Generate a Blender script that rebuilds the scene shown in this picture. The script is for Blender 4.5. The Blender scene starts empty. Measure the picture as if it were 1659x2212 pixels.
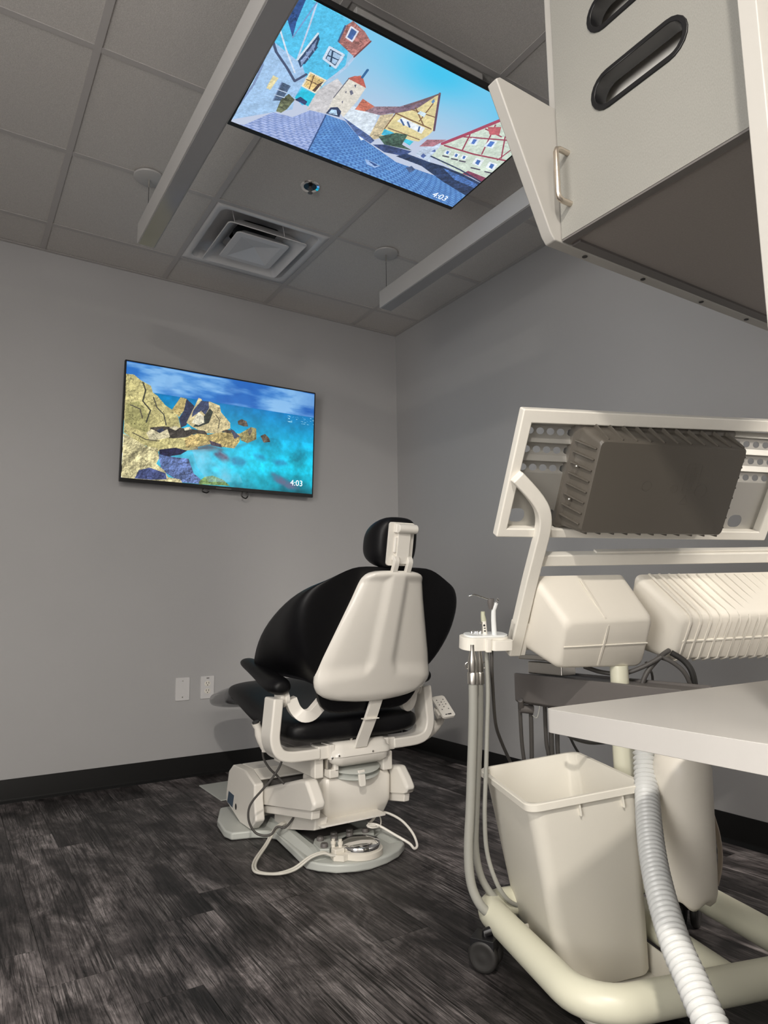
import bpy, bmesh, math, random
import numpy as np
from mathutils import Vector, Matrix
from mathutils.geometry import tessellate_polygon

SC = bpy.context.scene
COL = SC.collection
random.seed(7)
RNG = np.random.default_rng(11)
PI = math.pi

# ------------------------------------------------------------------ camera, world, light, exposure
CAM_H = 0.8745
FOC = 1469.4                      # focal length in pixels of a 1659 x 2212 frame
RIGHT = Vector((0.841695, -0.53983, -0.011519))
UP = Vector((-0.064683, -0.121987, 0.990422))
FWD = Vector((0.536065, 0.832888, 0.137593))
FWD.normalize()
RIGHT = (RIGHT - FWD * RIGHT.dot(FWD)).normalized()
UP = RIGHT.cross(FWD)
cam_d = bpy.data.cameras.new('camera')
cam = bpy.data.objects.new('camera', cam_d)
COL.objects.link(cam)
m = Matrix.Identity(4)
for i in range(3):
    m[i][0], m[i][1], m[i][2] = RIGHT[i], UP[i], -FWD[i]
m.translation = Vector((0, 0, CAM_H))
cam.matrix_world = m
cam_d.sensor_fit = 'VERTICAL'
cam_d.sensor_height = 24.0
cam_d.lens = 24.0 * FOC / 2212.0
cam_d.clip_start = 0.02
SC.camera = cam

w = bpy.data.worlds.new('world')
SC.world = w
w.use_nodes = True
w.node_tree.nodes['Background'].inputs[0].default_value = (0.9, 0.93, 1.0, 1)
w.node_tree.nodes['Background'].inputs[1].default_value = 0.03


def area_light(name, loc, sx, sy, power, col, rot=(0, 0, 0)):
    d = bpy.data.lights.new(name, 'AREA')
    d.shape = 'RECTANGLE'
    d.size, d.size_y, d.energy, d.color = sx, sy, power, col
    o = bpy.data.objects.new(name, d)
    o.location, o.rotation_euler = loc, rot
    COL.objects.link(o)
    return o


# passage ceiling lamps behind the camera, plus an added fill lamp far back (the room's own lamps are off)
WARM = (1.0, 0.93, 0.84)
area_light('near_passage_ceiling_light', (-0.45, -0.52, 2.695), 0.13, 0.13, 80, WARM)
area_light('passage_ceiling_light', (-0.75, -2.1, 2.695), 1.2, 0.6, 48, WARM)
area_light('far_fill_light', (-0.5, -4.3, 2.695), 1.2, 0.6, 95, WARM)  # unseen lamp, added to fill the room from far back
area_light('side_passage_ceiling_light', (2.2, -2.6, 2.695), 0.5, 1.2, 260, WARM)
# added fill from the left; the left wall is solid, without a doorway
area_light('left_fill_light', (-1.58, 0.15, 1.45), 2.0, 1.3, 56, (1.0, 0.97, 0.93), (0, math.radians(-90), 0))

vs = SC.view_settings
vs.view_transform = 'Standard'
vs.look = 'None'
vs.exposure = 0.0
vs.gamma = 1.0
vs.use_curve_mapping = False

# ------------------------------------------------------------------ helpers


def at(u, v, d):
    """point at depth d along the line of sight of photo position (u, v)"""
    return Vector((0, 0, CAM_H)) + (RIGHT * ((u - 829.5) / FOC) + UP * ((1106 - v) / FOC) + FWD) * d


class MB:
    def __init__(s):
        s.v, s.f = [], []

    def add(s, vs_, fs_):
        n = len(s.v)
        s.v += [Vector(p) for p in vs_]
        s.f += [[i + n for i in f] for f in fs_]
        return s

    def box(s, x0, x1, y0, y1, z0, z1, M=None):
        p = [(x0, y0, z0), (x1, y0, z0), (x1, y1, z0), (x0, y1, z0), (x0, y0, z1), (x1, y0, z1), (x1, y1, z1), (x0, y1, z1)]
        if M is not None:
            p = [M @ Vector(q) for q in p]
        return s.add(p, [(3, 2, 1, 0), (4, 5, 6, 7), (0, 1, 5, 4), (1, 2, 6, 5), (2, 3, 7, 6), (3, 0, 4, 7)])

    def loft(s, rings, closed=True, caps=True, loop=False):
        n = len(rings[0])
        vs_ = [p for r in rings for p in r]
        fs_ = []
        R = len(rings)
        for i in range(R if loop else R - 1):
            j = (i + 1) % R
            for k in range(n if closed else n - 1):
                k2 = (k + 1) % n
                fs_.append((i * n + k, i * n + k2, j * n + k2, j * n + k))
        if caps and not loop and closed:
            fs_.append(tuple(reversed(range(n))))
            fs_.append(tuple(range((R - 1) * n, R * n)))
        return s.add(vs_, fs_)

    def tube(s, pts, r, seg=12, loop=False, sub=0, caps=True):
        pts = [Vector(p) for p in pts]
        if sub:
            pts = spline(pts, sub, loop)
        rs = r if isinstance(r, (list, tuple)) else None
        n = len(pts)
        rings = []
        prev = None
        for i, p in enumerate(pts):
            a = pts[(i - 1) % n] if (i > 0 or loop) else p
            b = pts[(i + 1) % n] if (i < n - 1 or loop) else p
            t = (b - a).normalized()
            if prev is None:
                h = Vector((0, 0, 1)) if abs(t.z) < 0.9 else Vector((1, 0, 0))
                x = t.cross(h).normalized()
            else:
                x = (prev - t * prev.dot(t)).normalized()
            prev = x
            y = t.cross(x)
            rr = rs[min(i, len(rs) - 1)] if rs else r
            rings.append([p + (x * math.cos(2 * PI * k / seg) + y * math.sin(2 * PI * k / seg)) * rr for k in range(seg)])
        return s.loft(rings, loop=loop, caps=caps)

    def strap(s, pts, w_, t_, side, sub=0):
        """sweep a rectangle: w_ wide along 'side', t_ thick"""
        pts = [Vector(p) for p in pts]
        if sub:
            pts = spline(pts, sub)
        side = Vector(side).normalized()
        rings = []
        n = len(pts)
        for i, p in enumerate(pts):
            t = (pts[min(i + 1, n - 1)] - pts[max(i - 1, 0)]).normalized()
            nn = t.cross(side).normalized()
            rings.append([p + side * a * w_ / 2 + nn * b * t_ / 2 for a, b in ((-1, -1), (1, -1), (1, 1), (-1, 1))])
        return s.loft(rings)

    def lathe(s, prof, seg=32, M=None):
        """prof: (radius, height) list, about local z"""
        M = M or Matrix.Identity(4)
        rings = [[M @ Vector((r * math.cos(2 * PI * k / seg), r * math.sin(2 * PI * k / seg), h)) for k in range(seg)] for r, h in prof]
        return s.loft(rings)

    def prism(s, outer, z0, z1, M=None, holes=()):
        M = M or Matrix.Identity(4)
        loops = [list(outer)] + [list(h) for h in holes]
        allp = [p for l in loops for p in l]
        tris = tessellate_polygon([[Vector((x, y, 0)) for x, y in l] for l in loops])
        n = len(allp)
        vs_ = [M @ Vector((x, y, z0)) for x, y in allp] + [M @ Vector((x, y, z1)) for x, y in allp]
        fs_ = []
        for t in tris:
            a, b, c = (allp[i] for i in t)
            ccw = (b[0] - a[0]) * (c[1] - a[1]) - (b[1] - a[1]) * (c[0] - a[0]) > 0
            t = tuple(t) if ccw else tuple(reversed(t))
            fs_.append(tuple(reversed(t)))
            fs_.append(tuple(i + n for i in t))
        k = 0
        for l in loops:
            L = len(l)
            for i in range(L):
                j = (i + 1) % L
                fs_.append((k + i, k + j, n + k + j, n + k + i))
            k += L
        return s.add(vs_, fs_)

    def build(s, name, mat, parent=None, smooth=False, bevel=0.0, seg=2, sub=0, solid=0.0, soff=1.0, angle=40):
        me = bpy.data.meshes.new(name)
        me.from_pydata([tuple(p) for p in s.v], [], s.f)
        bm = bmesh.new()
        bm.from_mesh(me)
        bmesh.ops.recalc_face_normals(bm, faces=bm.faces)
        bm.to_mesh(me)
        bm.free()
        return mesh_obj(name, me, mat, parent, smooth, bevel, seg, sub, solid, soff, angle)


def mesh_obj(name, me, mat, parent=None, smooth=False, bevel=0.0, seg=2, sub=0, solid=0.0, soff=1.0, angle=40):
    o = bpy.data.objects.new(name, me)
    COL.objects.link(o)
    if mat:
        me.materials.append(mat)
    if smooth or bevel or sub:
        me.polygons.foreach_set('use_smooth', [True] * len(me.polygons))
        me.set_sharp_from_angle(angle=math.radians(angle if (bevel or not sub) else 180))
    if solid:
        md = o.modifiers.new('solid', 'SOLIDIFY')
        md.thickness, md.offset = solid, soff
    if bevel:
        md = o.modifiers.new('bevel', 'BEVEL')
        md.width, md.segments, md.limit_method, md.angle_limit = bevel, seg, 'ANGLE', math.radians(angle)
        md.harden_normals = True
    if sub:
        md = o.modifiers.new('sub', 'SUBSURF')
        md.levels = md.render_levels = sub
    if parent is not None:
        o.parent = parent
        if parent.type == 'EMPTY':
            o.matrix_parent_inverse = Matrix.Translation(-parent.location)
    return o


def spline(pts, sub, loop=False):
    n = len(pts)
    out = []
    for i in range(n if loop else n - 1):
        g = (lambda k: pts[k % n]) if loop else (lambda k: pts[max(0, min(n - 1, k))])
        p0, p1, p2, p3 = g(i - 1), g(i), g(i + 1), g(i + 2)
        for k in range(sub):
            t = k / sub
            out.append(0.5 * ((2 * p1) + (p2 - p0) * t + (2 * p0 - 5 * p1 + 4 * p2 - p3) * t * t + (3 * p1 - p0 - 3 * p2 + p3) * t ** 3))
    if not loop:
        out.append(pts[-1])
    return out


def rrect(x0, y0, x1, y1, r, seg=5):
    out = []
    for cx, cy, a0 in ((x1 - r, y1 - r, 0), (x0 + r, y1 - r, 90), (x0 + r, y0 + r, 180), (x1 - r, y0 + r, 270)):
        for k in range(seg + 1):
            a = math.radians(a0 + 90 * k / seg)
            out.append((cx + r * math.cos(a), cy + r * math.sin(a)))
    return out


def circle(cx, cy, rx, ry=None, n=16):
    ry = ry or rx
    return [(cx + rx * math.cos(2 * PI * k / n), cy + ry * math.sin(2 * PI * k / n)) for k in range(n)]


def frame(o, x, y, z):
    M = Matrix.Identity(4)
    for i in range(3):
        M[i][0], M[i][1], M[i][2], M[i][3] = x[i], y[i], z[i], o[i]
    return M


def axis_frame(p, q):
    """frame at p with z towards q"""
    z = (Vector(q) - Vector(p)).normalized()
    h = Vector((0, 0, 1)) if abs(z.z) < 0.9 else Vector((1, 0, 0))
    x = h.cross(z).normalized()
    return frame(p, x, z.cross(x), z)


def tag(o, label, cat, group=None):
    o['label'], o['category'] = label, cat
    if group:
        o['group'] = group
    return o


def thing(name, label, cat, loc=(0, 0, 0), group=None):
    o = bpy.data.objects.new(name, None)
    o.location = loc
    o.empty_display_size = 0.05
    COL.objects.link(o)
    return tag(o, label, cat, group)


def struct(o):
    o['kind'] = 'structure'
    return o


# ------------------------------------------------------------------ materials


def mat(name, col, rough=0.5, metal=0.0, spec=0.5, noise=0.0, nscale=40.0, bump=0.0, bscale=200.0, coat=0.0, trans=0.0, emit=None):
    M = bpy.data.materials.new(name)
    M.use_nodes = True
    nt = M.node_tree
    b = nt.nodes['Principled BSDF']
    b.inputs['Base Color'].default_value = (*col, 1)
    b.inputs['Roughness'].default_value = rough
    b.inputs['Metallic'].default_value = metal
    b.inputs['Specular IOR Level'].default_value = spec
    b.inputs['Coat Weight'].default_value = coat
    b.inputs['Transmission Weight'].default_value = trans
    tc = nt.nodes.new('ShaderNodeTexCoord')
    if noise:
        n = nt.nodes.new('ShaderNodeTexNoise')
        n.inputs['Scale'].default_value = nscale
        n.inputs['Detail'].default_value = 4
        nt.links.new(tc.outputs['Object'], n.inputs['Vector'])
        r = nt.nodes.new('ShaderNodeValToRGB')
        r.color_ramp.elements[0].color = (*[c * (1 - noise) for c in col], 1)
        r.color_ramp.elements[1].color = (*[min(1, c * (1 + noise)) for c in col], 1)
        r.color_ramp.elements[0].position = 0.3
        r.color_ramp.elements[1].position = 0.7
        nt.links.new(n.outputs['Fac'], r.inputs['Fac'])
        nt.links.new(r.outputs['Color'], b.inputs['Base Color'])
    if bump:
        n = nt.nodes.new('ShaderNodeTexNoise')
        n.inputs['Scale'].default_value = bscale
        n.inputs['Detail'].default_value = 3
        nt.links.new(tc.outputs['Object'], n.inputs['Vector'])
        bp = nt.nodes.new('ShaderNodeBump')
        bp.inputs['Strength'].default_value = bump
        bp.inputs['Distance'].default_value = 0.002
        nt.links.new(n.outputs['Fac'], bp.inputs['Height'])
        nt.links.new(bp.outputs['Normal'], b.inputs['Normal'])
    return M


def plank_mat():
    M = bpy.data.materials.new('charcoal_wood_plank')
    M.use_nodes = True
    nt = M.node_tree
    b = nt.nodes['Principled BSDF']
    L = nt.links.new
    N = nt.nodes.new
    tc = N('ShaderNodeTexCoord')
    oi = N('ShaderNodeObjectInfo')
    mul = N('ShaderNodeMath'); mul.operation = 'MULTIPLY'; mul.inputs[1].default_value = 57.0
    L(oi.outputs['Random'], mul.inputs[0])
    cx = N('ShaderNodeCombineXYZ')
    L(mul.outputs[0], cx.inputs[0]); L(mul.outputs[0], cx.inputs[1]); L(mul.outputs[0], cx.inputs[2])
    add = N('ShaderNodeVectorMath'); add.operation = 'ADD'
    L(tc.outputs['Object'], add.inputs[0]); L(cx.outputs[0], add.inputs[1])

    def noise(scale, detail, rough, dist=0.0, vec=(1, 1, 1)):
        mp = N('ShaderNodeMapping')
        mp.inputs['Scale'].default_value = vec
        L(add.outputs[0], mp.inputs['Vector'])
        n = N('ShaderNodeTexNoise')
        n.inputs['Scale'].default_value = scale
        n.inputs['Detail'].default_value = detail
        n.inputs['Roughness'].default_value = rough
        n.inputs['Distortion'].default_value = dist
        L(mp.outputs[0], n.inputs['Vector'])
        return n.outputs['Fac']

    def ramp(fac, stops):
        r = N('ShaderNodeValToRGB')
        e = r.color_ramp.elements
        while len(e) < len(stops):
            e.new(0.5)
        for el, (p, c) in zip(e, stops):
            el.position = p
            el.color = (c, c, c, 1) if isinstance(c, float) else (*c, 1)
        L(fac, r.inputs['Fac'])
        return r.outputs['Color']

    def mix(fac, a, c, mode='MIX'):
        mx = N('ShaderNodeMixRGB'); mx.blend_type = mode
        if isinstance(fac, float):
            mx.inputs[0].default_value = fac
        else:
            L(fac, mx.inputs[0])
        L(a, mx.inputs[1]); L(c, mx.inputs[2])
        return mx.outputs[0]

    patches = ramp(noise(5.5, 6, 0.62, 0.6, (1.6, 0.75, 1)), [(0.34, (0.020, 0.018, 0.018)), (0.47, (0.058, 0.051, 0.051)), (0.58, (0.135, 0.121, 0.120)), (0.72, (0.30, 0.272, 0.268))])
    grain = ramp(noise(15, 8, 0.72, 2.2, (4.2, 0.22, 1)), [(0.38, 0.16), (0.49, 0.80), (0.64, 1.3)])
    c = mix(0.9, patches, grain, 'MULTIPLY')
    streak = ramp(noise(26, 7, 0.62, 0.9, (6.5, 0.13, 1)), [(0.40, 0.10), (0.485, 0.75), (0.60, 1.15)])
    where = ramp(noise(3.2, 3, 0.5, 0.4, (1.8, 0.6, 1)), [(0.38, 0.1), (0.60, 1.0)])
    c = mix(where, c, mix(1.0, c, streak, 'MULTIPLY'))
    fine = ramp(noise(60, 5, 0.75, 0.5, (4.5, 0.35, 1)), [(0.36, 0.55), (0.56, 1.1)])
    c = mix(0.75, c, fine, 'MULTIPLY')
    tone = ramp(oi.outputs['Random'], [(0.0, 0.62), (0.5, 1.2), (1.0, 1.9)])
    c = mix(1.0, c, tone, 'MULTIPLY')
    L(c, b.inputs['Base Color'])
    b.inputs['Roughness'].default_value = 0.48
    b.inputs['Specular IOR Level'].default_value = 0.35
    bp = N('ShaderNodeBump'); bp.inputs['Strength'].default_value = 0.25; bp.inputs['Distance'].default_value = 0.001
    L(noise(60, 5, 0.75, 0.5, (4.5, 0.35, 1)), bp.inputs['Height'])
    L(bp.outputs['Normal'], b.inputs['Normal'])
    return M


def laminate_mat():
    M = mat('linen_laminate', (0.29, 0.287, 0.263), 0.45)
    nt = M.node_tree
    b = nt.nodes['Principled BSDF']
    tc = nt.nodes.new('ShaderNodeTexCoord')
    mp = nt.nodes.new('ShaderNodeMapping')
    mp.inputs['Scale'].default_value = (800, 800, 260)
    n = nt.nodes.new('ShaderNodeTexNoise')
    n.inputs['Scale'].default_value = 1.0
    n.inputs['Detail'].default_value = 3
    r = nt.nodes.new('ShaderNodeValToRGB')
    r.color_ramp.elements[0].position, r.color_ramp.elements[1].position = 0.35, 0.65
    r.color_ramp.elements[0].color = (0.232, 0.229, 0.210, 1)
    r.color_ramp.elements[1].color = (0.272, 0.268, 0.246, 1)
    nt.links.new(tc.outputs['Object'], mp.inputs[0])
    nt.links.new(mp.outputs[0], n.inputs['Vector'])
    nt.links.new(n.outputs['Fac'], r.inputs['Fac'])
    nt.links.new(r.outputs['Color'], b.inputs['Base Color'])
    return M


M_WALL = mat('warm_grey_paint', (0.425, 0.422, 0.425), 0.55, noise=0.03, nscale=1.3, bump=0.08, bscale=220)
M_TILE = mat('mineral_ceiling_tile', (0.57, 0.548, 0.525), 0.95, spec=0.1, noise=0.13, nscale=330, bump=0.35, bscale=330)
M_GRID = mat('grey_grid_metal', (0.46, 0.44, 0.43), 0.6)
M_PLANK = plank_mat()
M_DARK = mat('floor_joint', (0.015, 0.014, 0.014), 0.9)
M_BASE = mat('black_rubber_base', (0.006, 0.006, 0.006), 0.5, spec=0.2)
M_WHITE = mat('white_enamel', (0.80, 0.77, 0.70), 0.32, noise=0.01)
M_SHELL = mat('glossy_white_plastic', (0.80, 0.77, 0.71), 0.22, coat=0.2)
M_CREAM = mat('cream_enamel_tube', (0.66, 0.65, 0.52), 0.36)
M_CREAMP = mat('cream_plastic', (0.74, 0.70, 0.62), 0.5, bump=0.05, bscale=500)
M_BIN = mat('beige_bin_plastic', (0.76, 0.73, 0.65), 0.6, bump=0.06, bscale=600)
M_GREYW = mat('pale_grey_enamel', (0.50, 0.52, 0.49), 0.3)
M_VINYL = mat('black_vinyl', (0.004, 0.004, 0.005), 0.45, spec=0.28, bump=0.05, bscale=90)
M_TOE = mat('clear_grey_vinyl', (0.10, 0.10, 0.105), 0.16, coat=0.3)
M_BLACK = mat('black_plastic', (0.006, 0.006, 0.007), 0.35)
M_RUBBER = mat('black_rubber', (0.018, 0.017, 0.016), 0.55)
M_HOSEG = mat('grey_silicone_hose', (0.33, 0.33, 0.30), 0.45)
M_HOSED = mat('dark_grey_hose', (0.075, 0.07, 0.066), 0.5)
M_CORR = mat('white_corrugated_plastic', (0.66, 0.67, 0.66), 0.28)
M_CHROME = mat('chrome', (0.85, 0.85, 0.85), 0.06, metal=1.0)
M_STEEL = mat('brushed_steel', (0.62, 0.60, 0.56), 0.3, metal=1.0)
M_NICKEL = mat('satin_nickel', (0.62, 0.55, 0.47), 0.33, metal=1.0)
M_GALV = mat('galvanised_sheet', (0.50, 0.49, 0.46), 0.42, metal=0.7)
M_HEAT = mat('dark_moulded_plastic', (0.105, 0.094, 0.079), 0.36, bump=0.04, bscale=400)
M_BEAM = mat('dark_grey_enamel', (0.13, 0.12, 0.115), 0.42)
M_UNDER = mat('dark_taupe_laminate', (0.27, 0.245, 0.23), 0.5, noise=0.05, nscale=300)
M_LAM = laminate_mat()
M_PANEL = mat('white_laminate', (0.40, 0.388, 0.364), 0.42)
M_COUNTER = mat('white_solid_surface', (0.46, 0.447, 0.428), 0.38, noise=0.02, nscale=6)
M_BOTTLE = mat('frosted_bottle_plastic', (0.74, 0.70, 0.62), 0.4)
M_FIX = mat('fixture_paint', (0.45, 0.442, 0.435), 0.45)
M_LENS = mat('fixture_lens', (0.27, 0.27, 0.28), 0.16)
M_PLATE = mat('white_wall_plate', (0.66, 0.65, 0.65), 0.35)
M_LABEL = mat('printed_blue_label', (0.06, 0.09, 0.13), 0.4, noise=0.4, nscale=900)
M_PRINT = mat('dark_print', (0.03, 0.03, 0.03), 0.6)
M_CLEAR = mat('clear_plastic', (0.75, 0.77, 0.77), 0.12)
M_PALEGREEN = mat('pale_green_plastic', (0.50, 0.51, 0.38), 0.5)
M_SLOT = mat('dispenser_interior', (0.80, 0.78, 0.74), 0.5)
M_CORD = mat('pale_cord', (0.60, 0.58, 0.52), 0.5)
M_BROWN = mat('tan_tube', (0.42, 0.36, 0.29), 0.5)

# ------------------------------------------------------------------ the room
XR, YB, ZC = 2.494, 3.702, 2.709
XL, YF = -1.6, -5.4
T = 0.6096
struct(MB().box(XL - .1, XR + .1, YF - .1, YB + .1, -0.12, -0.0045).build('floor', M_DARK))
FLOOR = bpy.data.objects['floor']
# planks: one mesh for full planks, run along y; joints staggered as in the photograph
PW, PLN = 0.1524, 1.2192
joints = {0.571: 2.07, 0.419: 1.695, 0.724: 2.21, 0.267: 1.95, 0.114: 2.10, 1.029: 1.75, 0.876: 2.025}
pm = {}


def plank(x0, x1, y0, y1):
    k = (round(x1 - x0, 3), round(y1 - y0, 3))
    if k not in pm:
        g = 0.0004
        pm[k] = MB().box(g - k[0] / 2, k[0] / 2 - g, g - k[1] / 2, k[1] / 2 - g, -0.0045, 0.0)
        o = pm[k].build('floor_plank', M_PLANK, FLOOR)
        pm[k] = o.data
    else:
        o = mesh_obj('floor_plank', pm[k], None, FLOOR)
    o.location = ((x0 + x1) / 2, (y0 + y1) / 2, 0)


k0 = math.floor((XL - 0.114) / PW)
for k in range(k0, 40):
    x0 = 0.114 + k * PW
    x1 = min(x0 + PW, XR)
    x0 = max(x0, XL)
    if x1 - x0 < 0.01:
        continue
    j = joints.get(round(0.114 + k * PW, 3), 1.45 + (k * 0.437) % PLN)
    ys = [YB]
    y = j
    while y < YB:
        y += PLN
    while y > 0.2:
        y -= PLN
        if y < YB:
            ys.append(max(y, 0.0))
    for a, b in zip(ys[1:], ys[:-1]):
        if b - a > 0.02:
            plank(x0, x1, a, b)
struct(MB().box(XL, XR, YF, -0.0005, -0.0045, 0).build('floor_passage', M_PLANK))

struct(MB().box(XL - .1, XR + .1, YB, YB + .1, 0, ZC + .1).build('wall_back', M_WALL))
struct(MB().box(XR, XR + .1, YF - .1, YB, 0, ZC + .1).build('wall_right', M_WALL))
struct(MB().box(XL - .1, XL, YF - .1, YB, 0, ZC + .1).build('wall_left', M_WALL))
struct(MB().box(XL, XR, YF - .1, YF, 0, ZC + .1).build('wall_rear', M_WALL))


def base_profile(d):
    return [(0, 0), (0, .1046), (.0035, .1046), (.005, .102), (.005, .018), (.008, .010), (.015, .004), (.017, 0)]


r0 = [Vector((XL, YB - d, z)) for d, z in base_profile(0)]
r1 = [Vector((XR, YB - d, z)) for d, z in base_profile(0)]
struct(MB().loft([r0, r1]).build('baseboard_back', M_BASE, smooth=True, angle=60))
r0 = [Vector((XR - d, YF, z)) for d, z in base_profile(0)]
r1 = [Vector((XR - d, YB - .02, z)) for d, z in base_profile(0)]
struct(MB().loft([r0, r1]).build('baseboard_right', M_BASE, smooth=True, angle=60))

# suspended ceiling: slab, lay-in tiles, T-bars
struct(MB().box(XL, XR, YF, YB, ZC + .22, ZC + .30).build('ceiling', M_DARK))
CEIL = bpy.data.objects['ceiling']
gx = sorted({round(0.3091 + k * T, 4) for k in range(-4, 5)})
gy = sorted({round(2.804 + k * T, 4) for k in range(-15, 3)})
gx = [XL] + [x for x in gx if XL < x < XR] + [XR]
gy = [YF] + [y for y in gy if YF < y < YB] + [YB]
tm = {}
DIFF = (0.919, 2.804)
for a, b in zip(gx[:-1], gx[1:]):
    for c, d in zip(gy[:-1], gy[1:]):
        if b - a < .03 or d - c < .03:
            continue
        if abs(a - DIFF[0]) < .02 and abs(c - DIFF[1]) < .02:
            continue
        k = (round(b - a, 3), round(d - c, 3))
        if k not in tm:
            o = MB().box(-k[0] / 2 + .004, k[0] / 2 - .004, -k[1] / 2 + .004, k[1] / 2 - .004, 0.004, 0.018).build('ceiling_tile', M_TILE, CEIL)
            tm[k] = o.data
        else:
            o = mesh_obj('ceiling_tile', tm[k], None, CEIL)
        o.location = ((a + b) / 2, (c + d) / 2, ZC)
for x in gx[1:-1]:
    MB().box(x - .012, x + .012, YF, YB, ZC, ZC + .003).box(x - .001, x + .001, YF, YB, ZC + .003, ZC + .03).build('grid_rail', M_GRID, CEIL)
for y in gy[1:-1]:
    MB().box(XL, XR, y - .012, y + .012, ZC + .0004, ZC + .0034).build('grid_cross_rail', M_GRID, CEIL)
struct(MB().box(XL, XR, YB - .02, YB, ZC - .001, ZC + .002).build('trim_1', M_GRID))
struct(MB().box(XR - .02, XR, YF, YB - .02, ZC - .001, ZC + .002).build('trim_2', M_GRID))

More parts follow.
